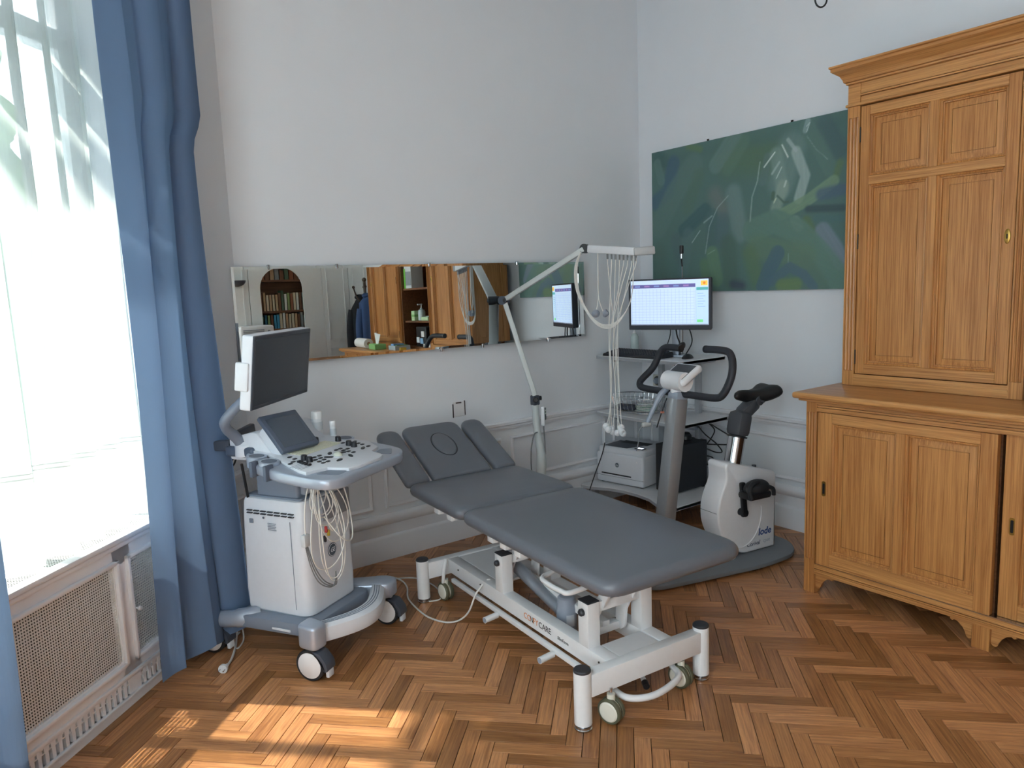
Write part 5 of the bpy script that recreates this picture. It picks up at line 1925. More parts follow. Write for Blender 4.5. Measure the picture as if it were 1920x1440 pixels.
for k, (c, x) in enumerate((((190, 60, 60), 0.135), ((200, 170, 60), 0.148), ((40, 40, 44), 0.125))):
    obj('clip', B_().rbox((x, 0.035, 0.585 - 0.018 * k), (x + 0.010, 0.048, 0.612 - 0.018 * k), 0.003, 1), mat('clip_%d' % k, srgb(*c), 0.5), cb)
obj('clamp', B_().beam((0.085, 0.045, 0.765), (0.130, 0.040, 0.815), 0.014, 0.012, r=0.003), WPLA, cb)

# ------------------------------------------------------------------ computer cart in the corner
CW = mat('cart_laminate', srgb(226, 227, 230), 0.4)
CE = mat('cart_edge', srgb(168, 170, 176), 0.45)
CA = (-0.33, -0.46, 0.0)
cart = thing('computer_cart', 'white three-shelf computer cart in the corner under the painting', 'cart', CA)


def co(name, b, m, p=None, **k):
    return obj(name, shift(b, CA), m, p or cart, **k)


def shelf(nm, poly, z0, z1):
    s_ = co(nm, B_().prism(poly, z0 + 0.001, z1, r=0.0015, seg=1), CW)
    co('edge_band', B_().prism([(x * 1.0006, y) for x, y in poly], z0, z1 - 0.003), CE, s_)
    return s_


top_s = shelf('shelf', rpoly([(-0.535, -0.835), (-0.10, -0.835), (-0.10, -0.08), (-0.535, -0.08)], 0.02, 4), 1.036, 1.058)
mid_s = shelf('shelf', rpoly([(-0.535, -0.84), (-0.085, -0.84), (-0.085, -0.075), (-0.535, -0.075)], 0.02, 4), 0.646, 0.668)
arc = [(-0.685, -0.79), (-0.645, -0.715), (-0.60, -0.62), (-0.582, -0.50), (-0.585, -0.38), (-0.615, -0.26), (-0.67, -0.17)]
bot_s = shelf('shelf', [(-0.66, -0.865), (-0.645, -0.872), (-0.08, -0.872), (-0.08, -0.06), (-0.675, -0.06), (-0.69, -0.075)] + arc[::-1] + [(-0.69, -0.82), (-0.685, -0.845)], 0.158, 0.180)
for y in (-0.30, -0.62):
    co('back_post', B_().rbox((-0.135, y - 0.02, 0.18), (-0.105, y + 0.02, 1.036), 0.004), CE)
for z in (1.016, 0.626):
    for y in (-0.20, -0.74):
        co('arm', B_().rbox((-0.47, y - 0.014, z), (-0.105, y + 0.014, z + 0.02), 0.003), CE)
    co('arm_cap', B_().rbox((-0.475, -0.756, z), (-0.468, -0.724, z + 0.02), 0.002, 1), BLACK)
    co('arm_cap', B_().rbox((-0.475, -0.216, z), (-0.468, -0.184, z + 0.02), 0.002, 1), BLACK)
for x, y in ((-0.60, -0.80), (-0.60, -0.12), (-0.14, -0.80), (-0.14, -0.12)):
    f_ = co('leg', B_().rbox((x - 0.02, y - 0.02, 0.075), (x + 0.02, y + 0.02, 0.158), 0.004), CE)
    co('castor', B_().cyl((x, y - 0.012, 0.036), (x, y + 0.012, 0.036), 0.036, n=22).cyl((x, y, 0.036), (x, y, 0.08), 0.010), RUBBER, f_)

# monitor
MO = (-0.378, -0.602, 1.058)
ym = math.atan2(-0.476, 0.196)
mon = thing('computer_monitor', 'dark framed monitor showing a white chart on the cart', 'monitor', MO, ym)
# local x: from left to right edge seen by the viewer; local y: away from the viewer
obj('shell', B_().rbox((-0.268, 0.004, 0.180), (0.268, 0.040, 0.500), 0.008, 2), mat('monitor_shell', srgb(52, 54, 62), 0.45), mon)
obj('bezel', B_().rbox((-0.270, -0.004, 0.178), (0.270, 0.012, 0.502), 0.003, 1), mat('monitor_bezel', srgb(58, 60, 70), 0.45), mon)
scr = obj('screen', B_().box((-0.254, -0.0050, 0.208), (0.254, -0.0042, 0.492)), mat('screen_lit', srgb(196, 214, 236), 0.4, emit=srgb(196, 216, 240), estr=0.42), mon)


def lit(nm, r, g, b_, k=0.42):
    return mat(nm, srgb(r, g, b_), 0.5, emit=srgb(r, g, b_), estr=k)


GRID = lit('screen_grid', 140, 164, 200)
for k in range(12):
    obj('grid_line', B_().box((-0.247, -0.0056, 0.222 + k * 0.0175), (0.168, -0.0050, 0.2228 + k * 0.0175)), GRID, scr)
for k in range(18):
    obj('grid_line', B_().box((-0.247 + k * 0.0242, -0.0056, 0.218), (-0.2462 + k * 0.0242, -0.0050, 0.436)), GRID, scr)
obj('title_bar', B_().box((-0.250, -0.0056, 0.444), (0.172, -0.0050, 0.466)), lit('screen_violet', 96, 92, 150), scr)
for k in range(6):
    obj('title_tag', B_().box((-0.225 + k * 0.064, -0.0060, 0.450), (-0.190 + k * 0.064, -0.0056, 0.460)), lit('screen_%s' % ('mauve' if k % 2 else 'slate'), *((150, 120, 176) if k % 2 else (120, 140, 190))), scr)
obj('side_pane', B_().box((0.1775, -0.0056, 0.215), (0.252, -0.0050, 0.440)), lit('screen_pane', 186, 212, 236), scr)
obj('pane_rule', B_().box((0.1745, -0.0056, 0.215), (0.1760, -0.0050, 0.440)), lit('screen_rule', 120, 160, 190), scr)
obj('logo_tile', B_().box((0.206, -0.0058, 0.452), (0.248, -0.0050, 0.482)), lit('screen_yellow', 236, 196, 90), scr)
obj('logo_mark', B_().lathe([(0.008, 0), (0.008, 0.0006), (0, 0.0007)], (0.228, -0.0058, 0.467), (0, -1, 0), 16), lit('screen_orange', 226, 130, 50), scr)
obj('teal_band', B_().box((0.178, -0.0060, 0.424), (0.252, -0.0055, 0.442)), lit('screen_teal', 90, 170, 170), scr)
obj('green_button', B_().box((0.182, -0.0060, 0.226), (0.220, -0.0055, 0.243)), lit('screen_green', 120, 214, 140), scr)
for k in range(6):
    obj('pane_text', B_().box((0.186, -0.0060, 0.402 - k * 0.016), (0.222 + 0.012 * (k % 2), -0.0055, 0.404 - k * 0.016)), lit('screen_rule', 120, 160, 190), scr)
obj('task_bar', B_().box((-0.253, -0.0056, 0.2085), (0.253, -0.0050, 0.2145)), lit('screen_taskbar', 120, 130, 150), scr)
obj('stand_column', B_().rbox((-0.004, 0.060, 0.012), (0.040, 0.100, 0.36), 0.004), SILVER, mon)
obj('stand_head', B_().rbox((-0.04, 0.038, 0.30), (0.075, 0.064, 0.40), 0.004), BLACK, mon)
obj('stand_base', B_().rbox((-0.05, 0.035, 0.0), (0.09, 0.135, 0.012), 0.004), SILVER, mon)
obj('clamp_knob', B_().lathe([(0.008, 0), (0.010, 0.004), (0.020, 0.010), (0.021, 0.022), (0.012, 0.026), (0, 0.026)], (0.055, 0.060, 0.075), (1, -0.3, 0), 14).cyl((0.035, 0.07, 0.075), (0.06, 0.058, 0.075), 0.006), BLACK, mon)
obj('cable', B_().tube([(-0.02, 0.05, 0.30), (-0.015, 0.07, 0.16), (-0.05, 0.08, 0.05), (-0.06, 0.10, 0.004)], 0.0035, 6, smooth=6), CABLEK, mon)
obj('cable', B_().tube([(0.015, 0.05, 0.30), (0.035, 0.04, 0.15), (0.055, 0.05, 0.08), (0.045, 0.07, 0.004)], 0.005, 6, smooth=6), CABLEK, mon)
obj('cable', B_().tube([(0.09, 0.05, 0.24), (0.125, 0.05, 0.15), (0.13, 0.05, 0.09), (0.09, 0.06, 0.02), (0.07, 0.09, 0.004)], 0.004, 6, smooth=6), CABLEK, mon)
rodp = thing('gooseneck_microphone', 'thin black and chrome rod device rising behind the monitor', 'microphone', (-0.33, -0.565, 1.058))
obj('foot', B_().cyl((0.10, -0.02, 0.0), (0.10, -0.02, 0.012), 0.02), BLACK, rodp)
obj('rod', B_().cyl((0.10, -0.02, 0.012), (0.10, -0.02, 0.58), 0.004, n=10), CHROME, rodp)
obj('neck', B_().tube([(0.10, -0.02, 0.575), (0.098, -0.018, 0.60), (0.097, -0.017, 0.63)], 0.005, 8, smooth=3), BLACK, rodp)
obj('joint', B_().cyl((0.097, -0.017, 0.625), (0.097, -0.017, 0.655), 0.009, n=14), CHROME, rodp)
obj('head', B_().lathe([(0.010, 0), (0.013, 0.004), (0.013, 0.050), (0.010, 0.054), (0, 0.054)], (0.097, -0.017, 0.655), n=18), BLACK, rodp)

# keyboard and mouse
kbo = thing('keyboard', 'black wedge keyboard on the top shelf of the cart', 'keyboard', (-0.445, -0.375, 1.058), 0.04)
b = B_()
b.prism([(-0.07, 0.0), (0.085, 0.0), (0.085, 0.032), (0.075, 0.036), (-0.065, 0.016), (-0.07, 0.010)], -0.235, 0.235, 'y')
obj('case', b, mat('keyboard_case', srgb(34, 35, 42), 0.5), kbo)
kk = B_()
for r_ in range(6):
    for c_ in range(20):
        x0 = -0.058 + r_ * 0.022
        y0 = -0.222 + c_ * 0.0222
        z0 = 0.0175 + (x0 + 0.065) * 0.143
        kk.add([(x0, y0, z0), (x0 + 0.018, y0, z0 + 0.0026), (x0 + 0.018, y0 + 0.018, z0 + 0.0026), (x0, y0 + 0.018, z0), (x0 + 0.003, y0 + 0.003, z0 + 0.007), (x0 + 0.015, y0 + 0.003, z0 + 0.0088), (x0 + 0.015, y0 + 0.015, z0 + 0.0088), (x0 + 0.003, y0 + 0.015, z0 + 0.007)],
               [(4, 5, 6, 7), (0, 1, 5, 4), (1, 2, 6, 5), (2, 3, 7, 6), (3, 0, 4, 7)])
ko = obj('keys', kk, mat('keyboard_keys', srgb(52, 54, 62), 0.45), kbo)
ko['kind'] = 'stuff'
mo_ = thing('computer_mouse', 'black computer mouse beside the keyboard', 'mouse', (-0.36, -0.735, 1.058), 0.2)
obj('body', B_().sphere((0, 0, 0.0), 0.03, 20, 12, (1.75, 1.0, 1.0)), BLACK, mo_)
for v in mo_.children[0].data.vertices:
    v.co.z = max(v.co.z, 0.0)
obj('wheel', B_().cyl((-0.03, -0.003, 0.024), (-0.03, 0.003, 0.024), 0.006, n=12), DGREY, mo_)
bt = thing('pump_bottle', 'clear pump bottle with white top behind the keyboard', 'bottle', (-0.20, -0.125, 1.058))
obj('bottle', B_().lathe([(0.026, 0), (0.028, 0.004), (0.028, 0.105), (0.020, 0.122), (0.010, 0.130), (0.010, 0.136), (0, 0.136)], n=20), mat('gel_clear', srgb(200, 214, 214)), bt)
obj('pump', B_().cyl((0, 0, 0.134), (0, 0, 0.165), 0.005).rbox((-0.028, -0.007, 0.160), (0.008, 0.007, 0.172), 0.004, 1), WHITE, bt)
obj('collar', B_().cyl((0, 0, 0.130), (0, 0, 0.146), 0.013, 0.009), WHITE, bt)

# printer
pa = math.atan2(-0.986, 0.168)
prn = thing('laser_printer', 'white laser printer with grey top on the lowest cart shelf', 'printer', (-0.520, -0.276, 0.180), pa)
PS = Matrix.Diagonal((1.06, 1.13, 1.08, 1))


def pobj(n, b, m, p):
    b.v = [tuple(PS @ Vector(q)) for q in b.v]
    return obj(n, b, m, p)


# local x: along the front from its left to its right seen by the viewer, y: towards the back
PW_ = mat('printer_white', srgb(222, 224, 230), 0.42)
pobj('body', B_().rbox((-0.182, 0.0, 0.006), (0.182, 0.315, 0.200), 0.016, 3), PW_, prn)
pobj('lid', B_().prism(rrect(-0.178, 0.012, 0.178, 0.312, 0.03, 5), 0.19, 0.236, r=0.014, seg=3), PW_, prn)
pobj('output_tray', B_().prism(rpoly([(-0.140, 0.030), (0.035, 0.030), (0.080, 0.12), (0.080, 0.20), (-0.140, 0.20)], 0.008, 3), 0.232, 0.2372), mat('printer_grey', srgb(92, 96, 106), 0.5), prn)
pobj('output_slot', B_().box((-0.105, 0.150, 0.2365), (0.105, 0.215, 0.2380)), mat('printer_dark', srgb(34, 36, 42), 0.5), prn)
dp = pobj('display', B_().rbox((0.083, 0.040, 0.230), (0.150, 0.085, 0.2395), 0.003, 1), BLACK, prn)
pobj('display_glass', B_().box((0.097, 0.050, 0.2394), (0.138, 0.074, 0.2400)), lit('printer_screen', 226, 236, 250, 1.2), dp)
pobj('front_slot', B_().box((-0.140, -0.0012, 0.062), (0.090, 0.002, 0.070)), mat('printer_dark', srgb(34, 36, 42)), prn)
pobj('cassette_line', B_().box((-0.1815, -0.0008, 0.050), (0.1815, 0.002, 0.0515)), mat('printer_grey', srgb(92, 96, 106)), prn)
pobj('power_button', B_().cyl((0.135, 0.0, 0.165), (0.135, -0.002, 0.165), 0.005), WHITE, prn)
lg = pobj('emblem', B_().lathe([(0.014, 0), (0.014, 0.0012), (0, 0.0013)], (-0.018, 0.0, 0.128), (0, -1, 0), 24), mat('emblem_slate', srgb(70, 84, 100)), prn)
letters('lettering', 'hp', 0.022, PW_, lg, (-0.019, -0.0020, 0.138), rotm((1, 0, 0), (0, 0, 1)), shear=0.2)
for sx in (-0.15, 0.15):
    for sy in (0.03, 0.28):
        pobj('foot', B_().cyl((sx, sy, 0), (sx, sy, 0.008), 0.012), BLACK, prn)

# computer tower
tw = thing('computer_tower', 'black desktop computer tower beside the printer', 'computer', (-0.255, -0.600, 0.180))
TK = mat('tower_black', srgb(40, 42, 48), 0.5)
obj('case', B_().rbox((-0.165, -0.085, 0.008), (0.145, 0.075, 0.315), 0.004, 1), TK, tw)
obj('front_panel', B_().rbox((-0.180, -0.083, 0.006), (-0.164, 0.073, 0.317), 0.006, 2), BLACK, tw)
obj('power_button', B_().cyl((-0.180, 0.0, 0.28), (-0.182, 0.0, 0.28), 0.008), DGREY, tw)
obj('rear_plate', B_().box((0.145, -0.08, 0.02), (0.148, 0.07, 0.30)), SILVER, tw)
for sx in (-0.15, 0.12):
    for sy in (-0.07, 0.07):
        obj('foot', B_().cyl((sx, sy, 0), (sx, sy, 0.010), 0.012), BLACK, tw)
for k, pts in enumerate((
        [(0.148, -0.05, 0.25), (0.19, -0.07, 0.30), (0.20, -0.10, 0.36), (0.16, -0.12, 0.40), (0.12, -0.10, 0.44)],
        [(0.148, -0.04, 0.20), (0.20, -0.09, 0.18), (0.205, -0.12, 0.10), (0.18, -0.13, 0.03), (0.15, -0.14, 0.006)],
        [(0.148, -0.02, 0.15), (0.19, -0.06, 0.13), (0.20, -0.10, 0.07), (0.18, -0.11, 0.02), (0.16, -0.12, 0.006)],
        [(0.148, -0.06, 0.28), (0.20, -0.14, 0.28), (0.205, -0.25, 0.30), (0.19, -0.26, 0.34), (0.16, -0.15, 0.40), (0.13, -0.10, 0.44)])):
    obj('cable', B_().tube(pts, 0.0042, 6, smooth=6), CABLEK, tw)
pwr = thing('power_block', 'grey power block under the middle shelf', 'adapter', (-0.16, -0.60, 0.558))
obj('block', B_().rbox((-0.022, -0.035, 0.0), (0.022, 0.035, 0.066), 0.005), GPLA, pwr)
obj('strain_relief', B_().cyl((0.0, -0.034, 0.03), (0.0, -0.055, 0.028), 0.008), BLACK, pwr)
obj('cable', B_().tube([(0, -0.055, 0.028), (0.01, -0.10, -0.02), (0.02, -0.18, -0.07), (0.03, -0.22, -0.12), (0.04, -0.16, -0.135), (0.03, -0.10, -0.12)], 0.0042, 6, smooth=6), CABLEK, pwr)
spk = thing('desk_speaker', 'small black speaker on top of the computer tower', 'speaker', (-0.22, -0.60, 0.4975))
obj('body', B_().lathe([(0.034, 0), (0.038, 0.006), (0.036, 0.03), (0.022, 0.05), (0.0, 0.055)], n=22), BLACK, spk)
obj('ring', B_().tube([(0.030 * math.cos(a), 0.030 * math.sin(a), 0.038) for a in [2 * PI * k / 24 for k in range(24)]], 0.002, 5, closed=True), DGREY, spk)

# wire basket with pouch and leads on the middle shelf
bk = thing('wire_basket', 'oval chrome wire basket on the middle shelf of the cart', 'basket', (-0.34, -0.285, 0.668))


def oval(rx, ry, z, n=48):
    return [(rx * math.cos(2 * PI * k / n), ry * math.sin(2 * PI * k / n), z) for k in range(n)]


obj('rim', B_().tube(oval(0.15, 0.205, 0.108), 0.0028, 6, closed=True), CHROME, bk)
obj('ring', B_().tube(oval(0.145, 0.20, 0.075), 0.0018, 6, closed=True), CHROME, bk)
obj('base_ring', B_().tube(oval(0.115, 0.165, 0.006), 0.0025, 6, closed=True), CHROME, bk)
for k in range(34):
    a = 2 * PI * k / 34
    c, s = math.cos(a), math.sin(a)
    obj('wire', B_().tube([(0.115 * c, 0.165 * s, 0.004), (0.135 * c, 0.187 * s, 0.04), (0.146 * c, 0.200 * s, 0.080), (0.150 * c, 0.205 * s, 0.109)], 0.0013, 5), CHROME, bk)
for k in range(-4, 5):
    y = k * 0.033
    x = 0.115 * math.sqrt(max(0, 1 - (y / 0.165) ** 2))
    obj('base_wire', B_().cyl((-x, y, 0.004), (x, y, 0.004), 0.0012, n=5), CHROME, bk)
po = thing('cuff_pouch', 'dark grey pouch lying inside the wire basket', 'pouch', (-0.36, -0.20, 0.675), 0.3)
obj('pouch', B_().rbox((-0.045, -0.075, 0), (0.045, 0.075, 0.035), 0.014, 3), mat('pouch_grey', srgb(74, 76, 88), 0.85), po)
obj('flap', B_().rbox((-0.047, -0.03, 0.030), (0.02, 0.05, 0.038), 0.003, 1), mat('pouch_grey', srgb(74, 76, 88)), po)
ld = thing('electrode_leads', 'coiled green and white leads inside the wire basket', 'cables', (-0.34, -0.36, 0.675))
for k in range(7):
    pts = [((0.055 + 0.006 * math.sin(k)) * math.cos(a), (0.075 + 0.008 * math.cos(2 * k)) * math.sin(a), 0.008 + 0.006 * k + 0.004 * math.sin(2 * a + k)) for a in [2 * PI * j / 16 for j in range(16)]]
    obj('lead', B_().tube(pts, 0.003, 6, closed=True, smooth=2), mat('lead_%s' % ('green' if k % 2 else 'white'), srgb(*((150, 178, 160) if k % 2 else (222, 222, 216))), 0.5), ld)

# ------------------------------------------------------------------ exercise bike
bike = thing('exercise_bike', 'white and grey cycle ergometer with black handlebar and saddle', 'exercise bike', (-1.254, -1.373, 0), math.atan2(-0.146, 0.989))


def ko_(name, b, m, p=None, **k):
    return obj(name, b, m, p or bike, **k)


BKW = mat('bike_white', srgb(234, 233, 236), 0.3)
BKG = mat('bike_plate', srgb(118, 122, 128), 0.42)
BKS = mat('bike_silver', srgb(150, 152, 156), 0.38, metal=0.35)
BKD = mat('bike_charcoal', srgb(74, 76, 82), 0.45)
pl = rpoly([(-0.13, 0.0), (0.60, -0.075), (0.86, -0.04), (0.97, 0.10), (0.97, 0.25), (0.86, 0.37), (0.55, 0.40), (-0.13, 0.33)], [0.12, 0.25, 0.1, 0.1, 0.1, 0.1, 0.2, 0.12], 7)
ko_('base_plate', B_().prism(pl, 0.012, 0.034, r=0.004), BKG)
for x, y in ((-0.05, 0.05), (-0.05, 0.28), (0.85, 0.05), (0.85, 0.30)):
    ko_('foot', B_().lathe([(0.022, 0), (0.024, 0.004), (0.020, 0.013)], (x, y, 0), n=16), BLACK)
prof = [(0.835, 0.036), (0.840, 0.455), (0.825, 0.470), (0.49, 0.566), (0.470, 0.563), (0.462, 0.545), (0.470, 0.47), (0.440, 0.415), (0.412, 0.35), (0.405, 0.285), (0.412, 0.22), (0.440, 0.155), (0.485, 0.10), (0.54, 0.058), (0.60, 0.036)]
hsg = ko_('housing', B_().prism(rpoly(prof, [0.004, 0.02, 0.02, 0.02, 0.012, 0.02, 0.06, 0.05, 0.05, 0.05, 0.05, 0.05, 0.05, 0.05, 0.03], 4), 0.09, 0.235, 'y', r=0.012, seg=3), BKW)
ko_('disc_line', B_().tube([(0.572 + 0.155 * math.cos(a), 0.0893, 0.262 + 0.185 * math.sin(a)) for a in [-1.75 + 1.9 * k / 24 for k in range(25)]], 0.0035, 6), BKW, hsg)
ko_('seam', B_().tube([(0.404, 0.10 + 0.125 * k / 6, 0.295 + 0.0 * k) for k in range(7)], 0.0012, 5), BKD, hsg)
ko_('toe', B_().lathe([(0.0, 0.10), (0.05, 0.08), (0.085, 0.035), (0.09, 0.0)], (0.47, 0.15, 0.034), n=24), BKW, hsg)
ko_('top_screw', B_().cyl((0.74, 0.16, 0.49), (0.74, 0.16, 0.505), 0.012), BKD, hsg)
INKB = mat('print_blue', srgb(40, 74, 140), 0.5)
TB = rotm((1, 0, 0), (0, 0, 1))
letters('lettering', 'lode', 0.056, INKB, hsg, (0.752, 0.0892, 0.138), TB, shear=0.15, bold=0.0012)
letters('lettering', 'Corival', 0.034, mat('print_navy', srgb(52, 62, 92), 0.5), hsg, (0.665, 0.0892, 0.080), TB, shear=0.2)
letters('lettering', 'cpet', 0.030, mat('print_pale', srgb(176, 182, 196), 0.5), hsg, (0.765, 0.0892, 0.084), TB, shear=0.2)
# crank and pedals
for sg, y0, a in ((-1, 0.09, 0.0), (1, 0.235, PI)):
    yo = y0 + sg * 0.030
    dx, dz = -0.018 * math.cos(a), 0.172 * math.cos(a)
    cr = ko_('crank', B_().prism(rpoly([(0.545, 0.262), (0.588, 0.262), (0.582, 0.30), (0.566 + dx + 0.018, 0.285 + dz), (0.566 + dx - 0.016, 0.285 + dz), (0.548, 0.30)], 0.012, 3), yo - 0.010, yo + 0.008, 'y', r=0.004), BLACK)
    ko_('axle', B_().cyl((0.566, y0, 0.283), (0.566, yo + sg * 0.012, 0.283), 0.020, n=18), BLACK, cr)
    px, pz, py = 0.566 + dx, 0.285 + dz, yo + sg * 0.065
    pd = ko_('pedal', B_().rbox((px - 0.050, py - 0.050, pz - 0.075), (px + 0.105, py + 0.050, pz - 0.035), 0.016, 2), BLACK, cr)
    ko_('toe_strap', B_().sphere((px + 0.040, py, pz - 0.022), 1.0, 20, 12, (0.085, 0.046, 0.046)), RUBBER, cr)
    ko_('strap_tail', B_().tube([(px + 0.10, py - 0.02, pz - 0.02), (px + 0.13, py - 0.03, pz - 0.035), (px + 0.135, py - 0.03, pz - 0.07)], 0.011, 8, smooth=4), RUBBER, cr)
    ko_('strap_loop', B_().tube([(px - 0.045, py - 0.045, pz - 0.06), (px - 0.052, py - 0.04, pz - 0.02), (px - 0.03, py - 0.035, pz + 0.012), (px + 0.02, py - 0.03, pz + 0.022)], 0.012, 8, smooth=4), RUBBER, cr)
# seat post and saddle
sp_ = Vector((0.575, 0.16, 0.52))
sq = Vector((0.640, 0.16, 0.815))
d_ = (sq - sp_).normalized()
ko_('seat_tube', B_().cyl(sp_, sp_ + d_ * 0.17, 0.047, n=28), CHROME)
ko_('tube_collar', B_().cyl(sp_ + d_ * 0.165, sp_ + d_ * 0.172, 0.0545, n=28), BLACK)
ko_('seat_sleeve', B_().beam(sp_ + d_ * 0.168, sp_ + d_ * 0.31, 0.095, 0.112, up=(0, 1, 0), r=0.03), BKD)
ko_('seat_neck', B_().beam(sp_ + d_ * 0.285, (0.745, 0.16, 0.868), 0.075, 0.080, up=(0, 1, 0), r=0.025), BKD)
ko_('saddle_clamp', B_().cyl((0.74, 0.115, 0.875), (0.74, 0.205, 0.875), 0.027, n=18).cyl((0.74, 0.09, 0.872), (0.745, 0.115, 0.873), 0.006, n=8), BKD)
b = B_()
vs, fs = [], []
NU, NV = 24, 20
for i in range(NU + 1):
    t = i / NU
    x = 0.590 + 0.290 * t
    w = 0.022 + 0.070 * (max(0, t - 0.25) / 0.75) ** 1.3 * 1.45
    w *= math.sqrt(max(0.02, 1 - ((t - 0.5) / 0.5) ** 8))
    zc = 0.898 + 0.020 * math.cos(2 * PI * (t - 0.05)) * 0.5 + 0.015 * t
    hh = (0.030 + 0.028 * t) * math.sqrt(max(0.02, 1 - ((t - 0.5) / 0.5) ** 6))
    for j in range(NV):
        a = 2 * PI * j / NV
        dip = 0.018 * t * math.exp(-(math.cos(a) * 2.2) ** 2) if math.sin(a) > 0 else 0
        vs.append((x, 0.16 + w * math.cos(a), zc + hh * math.sin(a) * (1.0 if math.sin(a) > 0 else 0.9) - dip))
for i in range(NU):
    for j in range(NV):
        j2 = (j + 1) % NV
        fs.append((i * NV + j, i * NV + j2, (i + 1) * NV + j2, (i + 1) * NV + j))
fs += [tuple(range(NV))[::-1], tuple(range(NU * NV, NU * NV + NV))]
sd_ = ko_('saddle', b.add(vs, fs), mat('saddle_black', srgb(26, 26, 29), 0.5), ang=70)
for sg in (-1, 1):
    ko_('saddle_rail', B_().tube([(0.65, 0.16 + sg * 0.008, 0.895), (0.70, 0.16 + sg * 0.022, 0.883), (0.78, 0.16 + sg * 0.024, 0.880), (0.85, 0.16 + sg * 0.035, 0.893)], 0.0045, 8, smooth=4), STEEL, sd_)
# handlebar column
cl_ = ko_('column', B_().beam((0.065, 0.16, 0.034), (0.195, 0.16, 0.95), 0.085, 0.088, up=(0, 1, 0), r=0.022), BKS)
ko_('column_collar', B_().beam((0.190, 0.16, 0.925), (0.199, 0.16, 0.975), 0.082, 0.085, up=(0, 1, 0), r=0.02), GPLA, cl_)
ko_('column_foot', B_().prism(rrect(0.005, 0.10, 0.125, 0.22, 0.02), 0.034, 0.046, r=0.003), BKS, cl_)
hp = [(0.277, 0.236, 1.190), (0.277, 0.310, 1.191), (0.275, 0.360, 1.185), (0.266, 0.388, 1.155), (0.250, 0.408, 1.10), (0.237, 0.430, 1.062), (0.220, 0.485, 1.010), (0.211, 0.498, 0.984), (0.205, 0.470, 0.964), (0.204, 0.348, 0.961), (0.205, 0.197, 0.962), (0.206, 0.056, 0.966), (0.207, -0.095, 0.970), (0.213, -0.143, 0.990), (0.234, -0.168, 1.055), (0.253, -0.167, 1.115), (0.270, -0.142, 1.172), (0.279, -0.092, 1.196), (0.279, 0.038, 1.196)]
hbar = ko_('handlebar', B_().tube(hp, 0.0185, 14, smooth=4), mat('foam_black', srgb(40, 42, 50), 0.62))
for p, q in (((0.277, 0.236, 1.190), (0.277, 0.226, 1.190)), ((0.279, 0.038, 1.196), (0.279, 0.048, 1.196))):
    ko_('end_cap', B_().cyl(p, q, 0.0195, n=16), BLACK, hbar)
# display head
DM = Matrix.Translation((0.215, 0.165, 1.055)) @ Matrix.Rotation(math.radians(-32), 4, 'Y')
b = B_().rbox((-0.065, -0.09, -0.018), (0.085, 0.09, 0.020), 0.014, 3)
b.v = [tuple(DM @ Vector(p)) for p in b.v]
dh = ko_('display_head', b, BKW)
b = B_().rbox((-0.05, -0.072, 0.018), (0.07, 0.072, 0.022), 0.002, 1)
b.v = [tuple(DM @ Vector(p)) for p in b.v]
ko_('display_glass', b, BKD, dh)
ko_('display_barrel', B_().cyl((0.190, 0.095, 1.030), (0.190, 0.235, 1.030), 0.050, n=28), BKW, dh)
ko_('display_neck', B_().cyl((0.195, 0.165, 0.955), (0.192, 0.165, 1.01), 0.034, n=22), BKW, dh)
# grey strap and sensor hanging from the column head
st = ko_('strap', B_().tube([(0.185, 0.235, 0.985), (0.150, 0.245, 0.95), (0.115, 0.26, 0.88), (0.085, 0.275, 0.81)], [0.016, 0.017, 0.013, 0.012], 10, smooth=5), GPLA)
ko_('sensor', B_().rbox((0.050, 0.262, 0.785), (0.105, 0.286, 0.812), 0.010, 3), mat('sensor_grey', srgb(186, 186, 184), 0.5), st)
ko_('sensor_cable', B_().tube([(0.055, 0.275, 0.79), (0.035, 0.28, 0.77), (0.030, 0.285, 0.70), (0.022, 0.29, 0.66)], 0.003, 6, smooth=4), CABLEG, st)
ko_('red_tag', B_().rbox((0.118, 0.20, 0.862), (0.140, 0.212, 0.874), 0.003, 1), mat('tag_red', srgb(196, 120, 100), 0.5), st)
ko_('column_cable', B_().tube([(0.155, 0.20, 0.94), (0.120, 0.205, 0.86), (0.095, 0.21, 0.79)], 0.0035, 6, smooth=4), CABLEK, cl_)

# ------------------------------------------------------------------ jointed arm carrying the electrode leads
ARM = mat('arm_grey', srgb(206, 212, 212), 0.38)
ARMW = mat('arm_white', srgb(226, 228, 232), 0.4)
AO = (-1.232, -0.30, 0.0)
ea = thing('suction_electrode_arm', 'jointed grey arm on a post carrying electrode leads beside the mirror', 'electrode arm', AO)


def ao(name, b, m, p=None, **k):
    return obj(name, shift(b, AO), m, p or ea, **k)


J0 = Vector((-1.232, -0.286, 0.862))
J1 = Vector((-1.310, -0.112, 1.464))
J2 = Vector((-1.113, -0.638, 1.743))
J3 = Vector((-1.052, -0.985, 1.706))
ao('base', B_().lathe([(0.0, 0.0), (0.20, 0.0), (0.205, 0.006), (0.20, 0.016), (0.06, 0.03), (0.03, 0.05), (0.0, 0.05)], (-1.232, -0.30, 0.0), n=36), ARM)
ao('post', B_().tube([(-1.232, -0.30, 0.04), (-1.228, -0.305, 0.30), (-1.215, -0.31, 0.46), (-1.215, -0.300, 0.56), (-1.228, -0.29, 0.68), (-1.232, -0.286, 0.835)], [0.022, 0.022, 0.030, 0.030, 0.027, 0.024, 0.022, 0.021], 16, smooth=6), ARM)
ao('elbow', B_().rbox((J0.x - 0.022, J0.y - 0.022, 0.825), (J0.x + 0.022, J0.y + 0.022, 0.885), 0.006, 2), DGREY)
